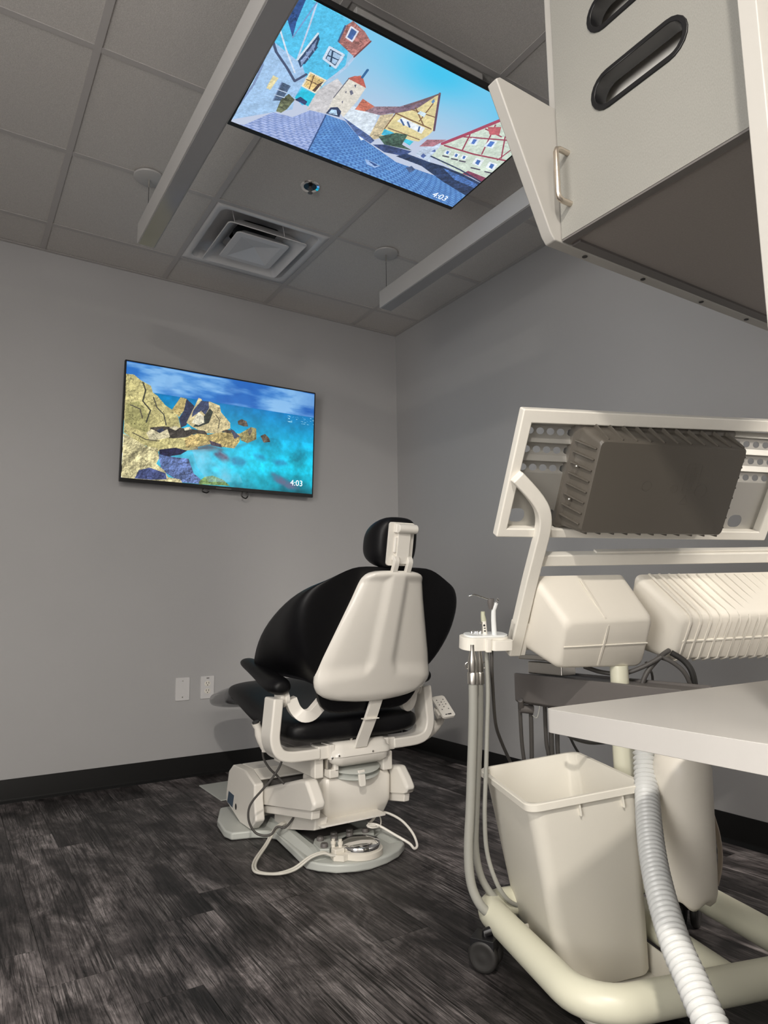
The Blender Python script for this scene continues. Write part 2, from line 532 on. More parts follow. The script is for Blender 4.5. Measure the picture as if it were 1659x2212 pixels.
# ------------------------------------------------------------------ pictures shown on the two screens (drawn here, in numpy)
COAST=[
('poly',(200,190,132),0.22,[(-0.001,0.112),(0.035,0.107),(0.07,0.149),(0.117,0.182),(0.127,0.237),(0.15,0.26),(0.189,0.332),(0.228,0.369),(0.255,0.422),(0.27,0.514),(0.31,0.553),(0.359,0.616),(0.36,0.688),(0.3,0.711),(0.221,0.714),(0.17,0.747),(0.082,0.694),(0.001,0.619)]),
('poly',(170,165,110),0.2,[(0.009,0.366),(0.063,0.329),(0.121,0.454),(0.111,0.596),(0.036,0.565),(0.006,0.527)]),
('poly',(200,180,120),0.2,[(0.222,0.365),(0.262,0.242),(0.292,0.246),(0.281,0.357),(0.259,0.422)]),
('poly',(60,65,90),0.25,[(0.281,0.357),(0.292,0.246),(0.333,0.302),(0.321,0.383),(0.296,0.485),(0.27,0.514),(0.259,0.433)]),
('poly',(205,190,145),0.2,[(0.296,0.461),(0.333,0.308),(0.352,0.221),(0.366,0.227),(0.373,0.249),(0.411,0.239),(0.463,0.263),(0.471,0.322),(0.522,0.409),(0.523,0.459),(0.467,0.52),(0.391,0.536),(0.323,0.491)]),
('poly',(70,80,110),0.25,[(0.366,0.245),(0.404,0.241),(0.408,0.301),(0.389,0.367),(0.368,0.335),(0.321,0.407),(0.327,0.345)]),
('poly',(60,65,60),0.3,[(0.389,0.367),(0.412,0.3),(0.429,0.332),(0.41,0.435),(0.363,0.482),(0.33,0.489)]),
('poly',(188,168,110),0.35,[(0.291,0.605),(0.351,0.545),(0.405,0.545),(0.481,0.505),(0.581,0.496),(0.575,0.572),(0.548,0.64),(0.476,0.641),(0.42,0.628),(0.366,0.662),(0.299,0.687)]),
('poly',(70,65,60),0.4,[(0.123,0.547),(0.179,0.522),(0.27,0.514),(0.391,0.512),(0.405,0.545),(0.351,0.545),(0.298,0.592),(0.232,0.617),(0.162,0.608),(0.123,0.581)]),
('poly',(150,140,95),0.3,[(0.574,0.497),(0.635,0.421),(0.665,0.427),(0.667,0.529),(0.619,0.576),(0.582,0.558)]),
('poly',(90,80,70),0.4,[(0.561,0.382),(0.583,0.358),(0.609,0.371),(0.62,0.418),(0.595,0.424),(0.565,0.412)]),
('poly',(90,80,70),0.4,[(0.689,0.492),(0.715,0.468),(0.738,0.501),(0.746,0.538),(0.708,0.552)]),
('soft',(85,65,90),0.8,[(0.436,0.71),(0.47,0.673),(0.506,0.697),(0.528,0.755),(0.493,0.774)]),
('poly',(98,118,168),0.4,[(0.164,0.771),(0.248,0.78),(0.314,0.78),(0.343,0.908),(0.385,0.962),(0.399,0.996),(0.278,0.995),(0.186,0.908)]),
('poly',(40,40,70),0.4,[(0.17,0.729),(0.247,0.697),(0.306,0.71),(0.274,0.752),(0.216,0.78),(0.171,0.77)]),
('poly',(205,195,150),0.35,[(-0.005,0.62),(0.044,0.656),(0.107,0.712),(0.163,0.719),(0.171,0.805),(0.159,0.854),(0.198,0.906),(0.219,0.962),(0.278,0.971),(0.288,1.0),(0.0,1.0)]),
('poly',(75,85,130),0.35,[(0.079,0.925),(0.128,0.894),(0.205,0.929),(0.212,0.981),(0.143,0.997),(0.062,0.997)]),
('poly',(120,150,90),0.4,[(0.371,0.976),(0.398,0.93),(0.439,0.911),(0.495,0.94),(0.532,0.99),(0.372,1.0)]),
('soft',(50,105,150),0.6,[(0.527,0.731),(0.578,0.709),(0.622,0.752),(0.586,0.808),(0.543,0.79)]),
('soft',(45,115,160),0.6,[(0.749,0.704),(0.826,0.691),(0.858,0.737),(0.788,0.762)]),
('soft',(45,115,160),0.6,[(0.65,0.658),(0.71,0.673),(0.726,0.721),(0.666,0.719)]),
('soft',(95,110,140),0.9,[(0.751,0.82),(0.805,0.85),(0.901,0.927),(0.934,0.962),(0.862,0.972),(0.775,0.906)]),
('poly',(60,65,85),0.3,[(0.162,0.608),(0.155,0.563),(0.18,0.534),(0.193,0.566)]),
('poly',(215,205,170),0.2,[(0.105,0.597),(0.129,0.557),(0.168,0.584),(0.212,0.586),(0.2,0.624),(0.125,0.662)]),
('poly',(210,200,165),0.25,[(0.168,0.584),(0.205,0.54),(0.219,0.608),(0.169,0.642)]),
('poly',(225,215,180),0.2,[(0.212,0.527),(0.244,0.502),(0.263,0.516),(0.244,0.544)]),
('poly',(215,210,180),0.2,[(0.283,0.511),(0.313,0.493),(0.323,0.515),(0.29,0.534)]),
('poly',(205,180,120),0.3,[(0.292,0.617),(0.324,0.562),(0.358,0.561),(0.359,0.64),(0.299,0.675)]),
('poly',(80,70,60),0.4,[(0.474,0.5),(0.502,0.476),(0.545,0.473),(0.524,0.508)]),
('poly',(235,228,200),0.15,[(0.322,0.455),(0.354,0.351),(0.382,0.38),(0.386,0.44),(0.356,0.471)]),
('poly',(70,75,95),0.3,[(0.523,0.459),(0.545,0.479),(0.575,0.522),(0.546,0.553)]),
('poly',(100,95,85),0.4,[(0.617,0.463),(0.635,0.421),(0.643,0.458),(0.629,0.511)]),
('poly',(70,60,75),0.4,[(0.413,0.593),(0.476,0.617),(0.484,0.646),(0.427,0.638)]),
('soft',(95,85,95),0.7,[(0.3,0.711),(0.407,0.63),(0.505,0.66),(0.634,0.561),(0.663,0.542),(0.576,0.622),(0.477,0.678)]),
('line',(70,70,60),6,[(0.079,0.163),(0.093,0.229),(0.082,0.325),(0.12,0.396),(0.103,0.504)]),
('line',(80,80,70),5,[(0.131,0.277),(0.151,0.365),(0.184,0.416),(0.198,0.506)]),
('line',(90,85,70),4,[(0.043,0.61),(0.106,0.655),(0.169,0.654)]),
('line',(90,85,70),4,[(0.444,0.353),(0.465,0.397),(0.46,0.473)]),
('line',(80,75,70),4,[(0.027,0.373),(0.071,0.397),(0.084,0.474)]),
]
VILLAGE=[
('poly',(160,195,232),0.05,[(-0.01,0.998),(-0.003,0.584),(-0.011,0.38),(-0.001,0.161),(-0.001,0.045),(0.004,0.015),(0.134,0.366),(0.154,0.488),(0.149,0.629),(0.165,0.719),(0.112,0.8)]),
('poly',(75,188,230),0.06,[(-0.011,0.006),(0.05,-0.02),(0.149,0.006),(0.179,0.015),(0.235,0.277),(0.21,0.431),(0.203,0.609),(0.187,0.66),(0.149,0.629),(0.147,0.463),(0.112,0.388),(-0.004,0.329)]),
('poly',(40,70,130),0.2,[(-0.001,0.161),(-0.001,0.045),(0.021,0.01),(0.029,0.156),(0.042,0.253)]),
('poly',(40,60,90),0.2,[(0.09,0.372),(0.103,0.162),(0.117,0.19),(0.122,0.25),(0.112,0.412)]),
('poly',(130,150,190),0.2,[(0.1,0.369),(0.11,0.198),(0.117,0.247),(0.111,0.397)]),
('poly',(35,55,80),0.1,[(0.161,0.291),(0.157,0.207),(0.208,0.213),(0.21,0.311)]),
('poly',(160,190,220),0.1,[(0.168,0.285),(0.164,0.221),(0.204,0.224),(0.203,0.294)]),
('line',(35,55,80),5,[(0.168,0.202),(0.192,0.318)]),
('line',(35,55,80),4,[(0.166,0.26),(0.206,0.257)]),
('poly',(172,108,100),0.3,[(0.168,0.152),(0.162,0.047),(0.174,0.0),(0.223,0.024),(0.257,0.06),(0.241,0.194)]),
('poly',(60,90,150),0.1,[(0.184,0.106),(0.179,0.036),(0.205,0.043),(0.207,0.112)]),
('poly',(225,190,120),0.2,[(0.15,0.526),(0.148,0.414),(0.206,0.419),(0.2,0.534)]),
('poly',(80,60,50),0.3,[(0.191,0.467),(0.206,0.419),(0.2,0.534),(0.187,0.529)]),
('poly',(30,190,220),0.05,[(0.149,0.629),(0.155,0.545),(0.202,0.541),(0.207,0.65)]),
('poly',(35,50,90),0.3,[(0.153,0.643),(0.164,0.604),(0.194,0.618),(0.195,0.649)]),
('line',(60,70,100),8,[(-0.002,0.335),(0.02,0.384),(0.074,0.451),(0.119,0.516),(0.14,0.438)]),
('poly',(230,215,160),0.1,[(0.049,0.645),(0.048,0.54),(0.068,0.543),(0.064,0.647)]),
('poly',(70,90,120),0.3,[(0.091,0.714),(0.084,0.56),(0.116,0.56),(0.117,0.688)]),
('poly',(95,100,70),0.5,[(0.119,0.784),(0.112,0.684),(0.125,0.619),(0.153,0.643),(0.148,0.736),(0.137,0.78)]),
('line',(120,140,180),7,[(-0.009,0.969),(0.007,0.655),(0.002,0.501),(-0.01,0.482)]),
('line',(175,200,228),9,[(0.241,0.194),(0.237,0.283),(0.226,0.35),(0.212,0.426)]),
('line',(120,160,205),4,[(0.215,0.236),(0.21,0.311)]),
('line',(205,220,238),8,[(0.161,0.291),(0.157,0.207),(0.208,0.213),(0.21,0.311),(0.161,0.291)]),
('line',(190,205,230),5,[(0.051,-0.015),(0.067,0.131),(0.089,0.366)]),
('line',(110,150,200),4,[(0.042,0.253),(0.05,0.069),(0.053,-0.01)]),
('line',(215,228,240),6,[(0.09,0.372),(0.103,0.162)]),
('line',(45,60,95),4,[(0.1,0.355),(0.108,0.179)]),
('line',(45,60,95),4,[(0.116,0.376),(0.123,0.242)]),
('line',(120,140,180),3,[(0.102,0.3),(0.119,0.334)]),
('line',(120,140,180),3,[(0.106,0.242),(0.122,0.275)]),
('line',(215,225,240),5,[(-0.011,0.225),(0.042,0.34),(0.104,0.459)]),
('line',(110,130,170),3,[(0.084,0.56),(0.091,0.714)]),
('line',(200,215,235),3,[(0.079,0.623),(0.117,0.618)]),
('line',(200,215,235),3,[(0.085,0.668),(0.119,0.659)]),
('line',(60,80,120),5,[(0.162,0.047),(0.17,0.149)]),
('line',(225,225,235),5,[(0.184,0.106),(0.179,0.036),(0.205,0.043),(0.207,0.112),(0.184,0.106)]),
('line',(110,60,60),5,[(0.241,0.194),(0.257,0.06)]),
('line',(235,225,200),5,[(0.15,0.526),(0.148,0.414),(0.206,0.419),(0.2,0.534),(0.15,0.526)]),
('line',(90,60,40),3,[(0.164,0.421),(0.175,0.525)]),
('line',(90,60,40),3,[(0.149,0.469),(0.204,0.471)]),
('poly',(120,160,205),0.1,[(0.224,0.659),(0.225,0.622),(0.239,0.63),(0.24,0.665)]),
('poly',(110,130,165),0.1,[(0.235,0.577),(0.234,0.55),(0.244,0.553),(0.246,0.583)]),
('poly',(110,130,165),0.1,[(0.234,0.465),(0.238,0.444),(0.246,0.453),(0.243,0.478)]),
('brick',(165,180,225),(120,140,195),[(-0.011,1.031),(0.046,0.989),(0.112,0.8),(0.181,0.776),(0.22,0.672),(0.276,0.652),(0.29,0.86),(0.303,1.035),(0.004,1.032)]),
('brick',(95,150,214),(58,102,170),[(0.276,0.652),(0.306,0.649),(0.352,0.641),(0.422,0.707),(0.522,0.75),(0.629,0.796),(0.755,0.784),(0.895,0.764),(1.011,0.724),(1.017,0.847),(1.009,1.017),(0.303,1.035),(0.29,0.86)]),
('line',(40,60,110),4,[(0.278,0.659),(0.296,0.895),(0.306,1.032)]),
('poly',(150,180,225),0.1,[(0.514,0.878),(0.539,0.874),(0.587,0.883),(0.573,0.92),(0.535,0.913)]),
('poly',(40,70,130),0.1,[(0.528,0.879),(0.546,0.879),(0.578,0.887),(0.569,0.906)]),
('poly',(60,80,120),0.2,[(0.681,0.812),(0.695,0.775),(0.721,0.795),(0.711,0.84)]),
('poly',(205,200,200),0.06,[(0.207,0.677),(0.203,0.505),(0.236,0.372),(0.269,0.405),(0.284,0.526),(0.274,0.645)]),
('poly',(222,214,200),0.05,[(0.274,0.645),(0.264,0.511),(0.269,0.338),(0.338,0.35),(0.342,0.467),(0.336,0.619),(0.301,0.581),(0.273,0.591)]),
('poly',(40,50,80),0.2,[(0.274,0.645),(0.276,0.588),(0.296,0.564),(0.317,0.583),(0.324,0.631)]),
('poly',(170,200,230),0.2,[(0.281,0.638),(0.283,0.599),(0.299,0.587),(0.314,0.623)]),
('poly',(200,120,95),0.1,[(0.265,0.342),(0.297,0.285),(0.331,0.341)]),
('poly',(190,90,75),0.1,[(0.265,0.342),(0.281,0.306),(0.305,0.288),(0.339,0.35),(0.31,0.346)]),
('line',(40,90,140),8,[(0.305,0.293),(0.305,0.233)]),
('line',(90,90,100),3,[(0.264,0.511),(0.269,0.338)]),
('poly',(100,100,120),0.2,[(0.297,0.418),(0.302,0.404),(0.314,0.423),(0.31,0.444)]),
('poly',(80,80,100),0.1,[(0.298,0.366),(0.303,0.356),(0.308,0.381)]),
('poly',(80,80,100),0.1,[(0.286,0.437),(0.289,0.427),(0.292,0.448)]),
('poly',(80,80,100),0.1,[(0.296,0.514),(0.299,0.502),(0.303,0.525)]),
('poly',(215,225,235),0.1,[(0.336,0.619),(0.339,0.505),(0.389,0.51),(0.435,0.481),(0.471,0.677),(0.45,0.739),(0.39,0.66)]),
('poly',(205,110,85),0.15,[(0.354,0.527),(0.353,0.429),(0.407,0.446),(0.389,0.51)]),
('poly',(150,120,130),0.15,[(0.389,0.51),(0.407,0.446),(0.484,0.368),(0.471,0.445),(0.446,0.489)]),
('poly',(210,190,150),0.15,[(0.465,0.684),(0.446,0.489),(0.483,0.432),(0.515,0.633),(0.491,0.687)]),
('poly',(70,90,140),0.4,[(0.336,0.619),(0.402,0.647),(0.471,0.677),(0.494,0.695),(0.489,0.731),(0.422,0.707)]),
('poly',(224,206,145),0.06,[(0.492,0.616),(0.487,0.42),(0.527,0.351),(0.571,0.164),(0.655,0.421),(0.654,0.472),(0.64,0.558),(0.51,0.618)]),
('poly',(120,95,110),0.2,[(0.423,0.493),(0.484,0.368),(0.518,0.288),(0.57,0.161),(0.539,0.339),(0.489,0.426)]),
('line',(90,60,80),7,[(0.57,0.161),(0.657,0.425)]),
('line',(110,80,80),6,[(0.514,0.319),(0.571,0.164)]),
('line',(120,85,60),5,[(0.489,0.426),(0.643,0.424)]),
('line',(120,85,60),4,[(0.527,0.351),(0.621,0.33)]),
('line',(120,85,60),4,[(0.494,0.574),(0.489,0.426)]),
('line',(120,85,60),4,[(0.534,0.326),(0.607,0.421)]),
('line',(120,85,60),4,[(0.577,0.246),(0.583,0.406)]),
('line',(120,85,60),4,[(0.504,0.555),(0.637,0.54)]),
('poly',(235,240,245),0.05,[(0.513,0.478),(0.518,0.435),(0.621,0.436),(0.626,0.49)]),
('line',(60,90,140),6,[(0.521,0.454),(0.545,0.484)]),
('line',(60,90,140),6,[(0.549,0.45),(0.569,0.479)]),
('line',(60,90,140),6,[(0.6,0.447),(0.609,0.481)]),
('poly',(215,235,245),0.05,[(0.555,0.359),(0.558,0.334),(0.583,0.331),(0.587,0.364)]),
('poly',(90,130,180),0.05,[(0.566,0.239),(0.567,0.212),(0.577,0.227),(0.576,0.247)]),
('poly',(60,180,215),0.1,[(0.5,0.628),(0.494,0.574),(0.536,0.572),(0.534,0.614)]),
('poly',(60,190,215),0.1,[(0.583,0.605),(0.59,0.578),(0.624,0.574),(0.623,0.617)]),
('poly',(60,85,70),0.5,[(0.496,0.652),(0.542,0.566),(0.585,0.542),(0.595,0.635),(0.645,0.648),(0.537,0.693)]),
('poly',(50,65,110),0.3,[(0.499,0.732),(0.537,0.693),(0.648,0.656),(0.637,0.721),(0.559,0.755)]),
('poly',(190,205,225),0.1,[(0.67,0.666),(0.672,0.557),(0.717,0.47),(0.742,0.615),(0.742,0.682)]),
('poly',(170,110,120),0.15,[(0.658,0.592),(0.663,0.514),(0.727,0.45),(0.704,0.546)]),
('poly',(70,90,150),0.1,[(0.693,0.665),(0.693,0.632),(0.711,0.642),(0.709,0.671)]),
('poly',(70,90,150),0.1,[(0.713,0.59),(0.72,0.562),(0.733,0.581)]),
('poly',(205,218,200),0.06,[(0.729,0.629),(0.726,0.492),(0.768,0.357),(0.845,0.112),(1.022,0.312),(1.033,0.554),(1.015,0.645),(0.893,0.67)]),
('line',(165,60,85),14,[(0.726,0.492),(0.771,0.354),(0.845,0.112)]),
('line',(165,60,85),16,[(0.842,0.115),(1.026,0.319)]),
('line',(150,55,75),7,[(0.739,0.5),(0.868,0.467),(1.032,0.392)]),
('line',(150,55,75),6,[(0.775,0.371),(0.858,0.307),(0.949,0.236)]),
('line',(150,55,75),5,[(0.787,0.338),(0.814,0.477)]),
('line',(150,55,75),5,[(0.894,0.44),(0.837,0.188)]),
('line',(150,55,75),5,[(0.976,0.403),(0.909,0.235)]),
('line',(150,55,75),5,[(0.97,0.431),(0.978,0.291)]),
('line',(150,55,75),5,[(0.818,0.246),(0.896,0.248)]),
('poly',(190,90,95),0.1,[(0.818,0.226),(0.862,0.182),(0.883,0.241),(0.851,0.273)]),
('poly',(225,235,245),0.05,[(0.81,0.407),(0.803,0.352),(0.834,0.336),(0.843,0.395)]),
('poly',(70,110,190),0.05,[(0.82,0.397),(0.813,0.356),(0.827,0.349),(0.832,0.392)]),
('poly',(225,235,245),0.05,[(0.873,0.376),(0.868,0.307),(0.899,0.291),(0.909,0.361)]),
('poly',(70,110,190),0.05,[(0.881,0.363),(0.876,0.314),(0.894,0.306),(0.899,0.354)]),
('poly',(235,240,245),0.05,[(0.764,0.567),(0.757,0.526),(0.78,0.521),(0.785,0.563)]),
('poly',(60,100,170),0.05,[(0.769,0.557),(0.765,0.532),(0.775,0.53),(0.779,0.557)]),
('line',(60,50,70),6,[(0.768,0.585),(0.791,0.576)]),
('poly',(235,240,245),0.05,[(0.804,0.56),(0.797,0.519),(0.82,0.514),(0.825,0.556)]),
('poly',(60,100,170),0.05,[(0.809,0.55),(0.804,0.524),(0.814,0.523),(0.819,0.55)]),
('line',(60,50,70),6,[(0.808,0.578),(0.831,0.568)]),
('poly',(235,240,245),0.05,[(0.837,0.549),(0.83,0.507),(0.853,0.502),(0.859,0.545)]),
('poly',(60,100,170),0.05,[(0.843,0.539),(0.838,0.513),(0.848,0.512),(0.852,0.538)]),
('line',(60,50,70),6,[(0.842,0.567),(0.865,0.557)]),
('poly',(235,240,245),0.05,[(0.896,0.546),(0.887,0.487),(0.924,0.478),(0.935,0.548)]),
('poly',(60,100,170),0.05,[(0.905,0.533),(0.899,0.496),(0.915,0.494),(0.923,0.537)]),
('line',(60,50,70),6,[(0.908,0.582),(0.945,0.568)]),
('poly',(235,240,245),0.05,[(0.958,0.53),(0.948,0.47),(0.986,0.461),(0.998,0.531)]),
('poly',(60,100,170),0.05,[(0.968,0.516),(0.961,0.479),(0.978,0.477),(0.986,0.52)]),
('line',(60,50,70),6,[(0.972,0.565),(1.009,0.551)]),
('poly',(130,55,80),0.2,[(0.9,0.663),(0.909,0.618),(1.01,0.613),(1.001,0.659)]),
('line',(40,50,80),6,[(0.729,0.629),(0.878,0.638),(1.005,0.667)]),
('poly',(35,50,85),0.35,[(0.61,0.748),(0.634,0.691),(0.742,0.682),(0.803,0.667),(0.9,0.663),(1.009,0.676),(1.018,0.716),(1.017,0.847),(0.86,0.799),(0.728,0.741)]),
('poly',(70,110,180),0.3,[(0.81,0.683),(0.901,0.686),(1.01,0.699),(1.016,0.744),(0.895,0.74)]),
]



def value_noise(h, w_, cells, seed):
    r = np.random.default_rng(seed)
    out = np.zeros((h, w_))
    amp, tot = 1.0, 0.0
    for o in range(5):
        cy, cx = max(2, int(cells * 2 ** o * h / w_)), int(cells * 2 ** o)
        g = r.random((cy + 2, cx + 2))
        yy, xx = np.linspace(0, cy, h), np.linspace(0, cx, w_)
        iy, ix = yy.astype(int), xx.astype(int)
        fy, fx = (yy - iy)[:, None], (xx - ix)[None, :]
        fy, fx = fy * fy * (3 - 2 * fy), fx * fx * (3 - 2 * fx)
        a = g[iy][:, ix] * (1 - fx) + g[iy][:, ix + 1] * fx
        b = g[iy + 1][:, ix] * (1 - fx) + g[iy + 1][:, ix + 1] * fx
        out += amp * (a * (1 - fy) + b * fy)
        tot += amp
        amp *= 0.55
    return out / tot


class Pic:
    def __init__(s, w_, h):
        s.w, s.h = w_, h
        s.a = np.zeros((h, w_, 3))
        s.V, s.U = np.meshgrid((np.arange(h) + .5) / h, (np.arange(w_) + .5) / w_, indexing='ij')
        s.n = value_noise(h, w_, 40, 3)
        s.n2 = value_noise(h, w_, 130, 4)
        b_ = value_noise(h, w_, 26, 5)
        s.e = b_ - np.roll(b_, (2, 2), (0, 1))

    def mask(s, pts):
        M_ = np.zeros((s.h, s.w), bool)
        n = len(pts)
        for i in range(n):
            (x0, y0), (x1, y1) = pts[i], pts[(i + 1) % n]
            if y0 == y1:
                continue
            c = ((y0 > s.V) != (y1 > s.V)) & (s.U < (x1 - x0) * (s.V - y0) / (y1 - y0) + x0)
            M_ ^= c
        return M_

    def poly(s, col, nz, pts):
        k = s.mask(pts)
        v = 1 + nz * 1.6 * (s.n[k] - .5) + nz * 9 * s.e[k] + nz * 1.2 * (s.n2[k] - .5)
        crack = np.where((np.abs(s.n[k] - .5) < .013) & (nz > .12), .6, 1.0)
        s.a[k] = np.array(col) / 255 * np.clip(v * crack, .15, 1.9)[:, None]

    def soft(s, col, op, pts):
        k = s.mask(pts).astype(float)
        for _ in range(3):
            for ax in (0, 1):
                k = sum(np.roll(k, d, ax) for d in range(-5, 6)) / 11
        k = (k * op * (.4 + 1.2 * s.n))[..., None]
        s.a = s.a * (1 - k) + np.array(col) / 255 * k

    def brick(s, c0, c1, pts):
        k = s.mask(pts)
        V, U = s.V[k], s.U[k]
        d = np.maximum(V - .42, .02)
        row = np.log(d) * 26
        col = (U - .38) / d * 16 + np.floor(row) * .5
        m_ = (np.abs(row - np.round(row)) < .13) | (np.abs(col - np.round(col)) < .13)
        t = np.where(m_, 1.0, 0.12 + 1.2 * (s.n[k] - .5))[:, None]
        s.a[k] = np.array(c0) / 255 * (1 - t) + np.array(c1) / 255 * t

    def line(s, col, wd, pts):
        r = wd / 2.37 / 700 * .9
        asp = s.h / s.w
        for (x0, y0), (x1, y1) in zip(pts[:-1], pts[1:]):
            dx, dy = x1 - x0, (y1 - y0) * asp
            L = dx * dx + dy * dy + 1e-9
            t = np.clip(((s.U - x0) * dx + (s.V - y0) * asp * dy) / L, 0, 1)
            k = (s.U - x0 - t * dx) ** 2 + ((s.V - y0) * asp - t * dy) ** 2 < r * r
            s.a[k] = np.array(col) / 255

    def draw(s, L):
        for kind, c, x, pts in L:
            getattr(s, kind)(c, x, pts)

    def material(s, name, strength):
        im = bpy.data.images.new(name, s.w, s.h)
        px = np.ones((s.h, s.w, 4), np.float32)
        px[..., :3] = np.clip(s.a[::-1], 0, 1)
        im.pixels.foreach_set(px.ravel())
        im.update()
        M_ = bpy.data.materials.new(name)
        M_.use_nodes = True
        nt = M_.node_tree
        b = nt.nodes['Principled BSDF']
        t = nt.nodes.new('ShaderNodeTexImage')
        t.image = im
        t.extension = 'EXTEND'
        b.inputs['Base Color'].default_value = (.004, .004, .004, 1)
        b.inputs['Roughness'].default_value = .25
        nt.links.new(t.outputs['Color'], b.inputs['Emission Color'])
        b.inputs['Emission Strength'].default_value = strength
        return M_


def lerp(a, b, t):
    return np.array(a)[None, None] / 255 * (1 - t[..., None]) + np.array(b)[None, None] / 255 * t[..., None]


# coast picture
P = Pic(860, 484)
cl = np.repeat(value_noise(P.h, P.w // 4, 5, 21), 4, axis=1)
cl = np.clip((np.roll(cl, 3, 0) - .36) / .3, 0, 1)
streak = value_noise(P.h * 1, P.w, 5, 22)
sky = lerp((45, 115, 198), (145, 195, 240), np.clip(cl * .9 + (P.V - .1) * .5, 0, 1))
sky = sky * (1 - .22 * np.clip((streak - .45) * 4, 0, 1)[..., None] * np.array([1, .7, .35]))
d = np.clip((P.V - .24) / .5, 0, 1)
sea = lerp((18, 120, 185), (20, 205, 235), d ** .8)
lft = np.clip(1 - (P.U - .35) / .35, 0, 1) * np.clip((P.V - .45) / .3, 0, 1)
sea = sea * (1 - .55 * lft[..., None]) + np.array((120, 175, 205)) / 255 * .55 * lft[..., None]
drk = np.clip((P.V - .8) / .2, 0, 1) * .45 * np.clip((P.U - .3) * 2, 0, 1)
sea = sea * (1 - drk[..., None])
sea *= (1 + .25 * (P.n - .5) + .9 * np.where(P.V > .5, 1, .3) * (value_noise(P.h, P.w, 12, 9) - .5))[..., None]
P.a = np.where((P.V < .24)[..., None], sky, sea)
foam = np.repeat(value_noise(P.h, P.w // 4, 60, 8), 4, axis=1) > .66
P.a[foam & (P.V > .25) & (P.V < .32) & (P.U > .84)] = (.62, .85, .95)
P.draw(COAST)
wet = P.mask([(.33, .70), (.45, .66), (.55, .75), (.60, .95), (.42, .97), (.36, .85)])
mist = np.clip((value_noise(P.h, P.w, 9, 31) - .38) * 3, 0, 1) * wet
P.a = P.a * (1 - .6 * mist[..., None]) + np.array((150, 200, 225)) / 255 * .6 * mist[..., None]
M_COAST = P.material('coast_picture', 1.0)

# village picture
P = Pic(1280, 720)
t = np.clip((P.V - .05) / .55, 0, 1)
sky = lerp((130, 200, 236), (194, 204, 226), t)
hot = np.exp(-(((P.U - .52) / .15) ** 2 + ((P.V - .04) / .17) ** 2)) + .7 * np.exp(-(((P.U - .97) / .2) ** 2 + ((P.V - .05) / .2) ** 2))
P.a = sky * (1 - .7 * np.clip(hot, 0, 1)[..., None]) + np.array((45, 195, 240)) / 255 * .7 * np.clip(hot, 0, 1)[..., None]
before = P.a.copy()
P.draw(VILLAGE)
drawn = np.abs(P.a - before).sum(-1) > .01
det = 1 + .14 * (value_noise(P.h, P.w, 300, 41) - .5) + .16 * (P.n2 - .5) + .5 * P.e
P.a = np.where(drawn[..., None], np.clip(P.a * det[..., None] * .90 + np.array((.085, .095, .105)), 0, 1), P.a)
M_VILLAGE = P.material('village_picture', 1.0)
M_TEXT = mat('clock_text', (.8, .8, .8), .5)
_b = M_TEXT.node_tree.nodes['Principled BSDF']
_b.inputs['Emission Color'].default_value = (.85, .92, 1, 1)
_b.inputs['Emission Strength'].default_value = .9


def text_obj(body, size, M_, material, parent, name='clock_text'):
    c = bpy.data.curves.new(name, 'FONT')
    c.body, c.size, c.extrude = body, size, 0.0002
    c.align_x, c.align_y = 'LEFT', 'BOTTOM_BASELINE'
    tmp = bpy.data.objects.new(name, c)
    COL.objects.link(tmp)
    me = bpy.data.meshes.new_from_object(tmp.evaluated_get(bpy.context.evaluated_depsgraph_get()))
    bpy.data.objects.remove(tmp)
    me.transform(M_)
    me.name = name
    me.materials.clear()
    return mesh_obj(name, me, material, parent)


def television(root, M_, W, H, pic, b_side=.008, b_bot=.02):
    """M_: local x right, y up the picture, z towards the viewer; origin at the lower left corner of the set"""
    body = MB().prism(rrect(0, 0, W, H, .004, 2), -.022, .0, M_).build('screen_frame', M_BLACK, root, bevel=.002)
    MB().prism(rrect(W * .12, H * .04, W * .88, H * .62, .02, 3), -.06, -.022, M_).build('back_housing', M_BLACK, root, bevel=.006)
    sb = MB()
    sb.add([M_ @ Vector(p) for p in ((b_side, b_bot, .0006), (W - b_side, b_bot, .0006), (W - b_side, H - b_side, .0006), (b_side, H - b_side, .0006))], [(0, 1, 2, 3)])
    o = sb.build('screen', pic, root)
    # the quad's normal must face the viewer for the picture mapping; add uv
    me = o.data
    uv = me.uv_layers.new(name='UVMap')
    inv = M_.inverted()
    for lp in me.loops:
        p = inv @ me.vertices[lp.vertex_index].co
        uv.data[lp.index].uv = ((p.x - b_side) / (W - 2 * b_side), (p.y - b_bot) / (H - b_side - b_bot))
    MB().prism(rrect(W * .46, .005, W * .54, .011, .002, 2), 0, .0008, M_).build('badge', M_BEAM, root)
    return body


tv = thing('wall_television', 'large flat television on the back wall showing a turquoise rocky coast', 'television', (1.28, 3.68, 1.86))
tl, tr_ = Vector((0.719, 3.598, 2.172)), Vector((1.832, 3.598, 2.172))
bl = Vector((0.722, 3.636, 1.530))
xx = Vector((1, 0, 0)); yy = (tl - bl).normalized(); zz = xx.cross(yy)
Mt = frame(Vector((0.720, 3.636, 1.530)), xx, yy, zz)
Wt, Ht = 1.112, (tl - bl).length
television(tv, Mt, Wt, Ht, M_COAST)
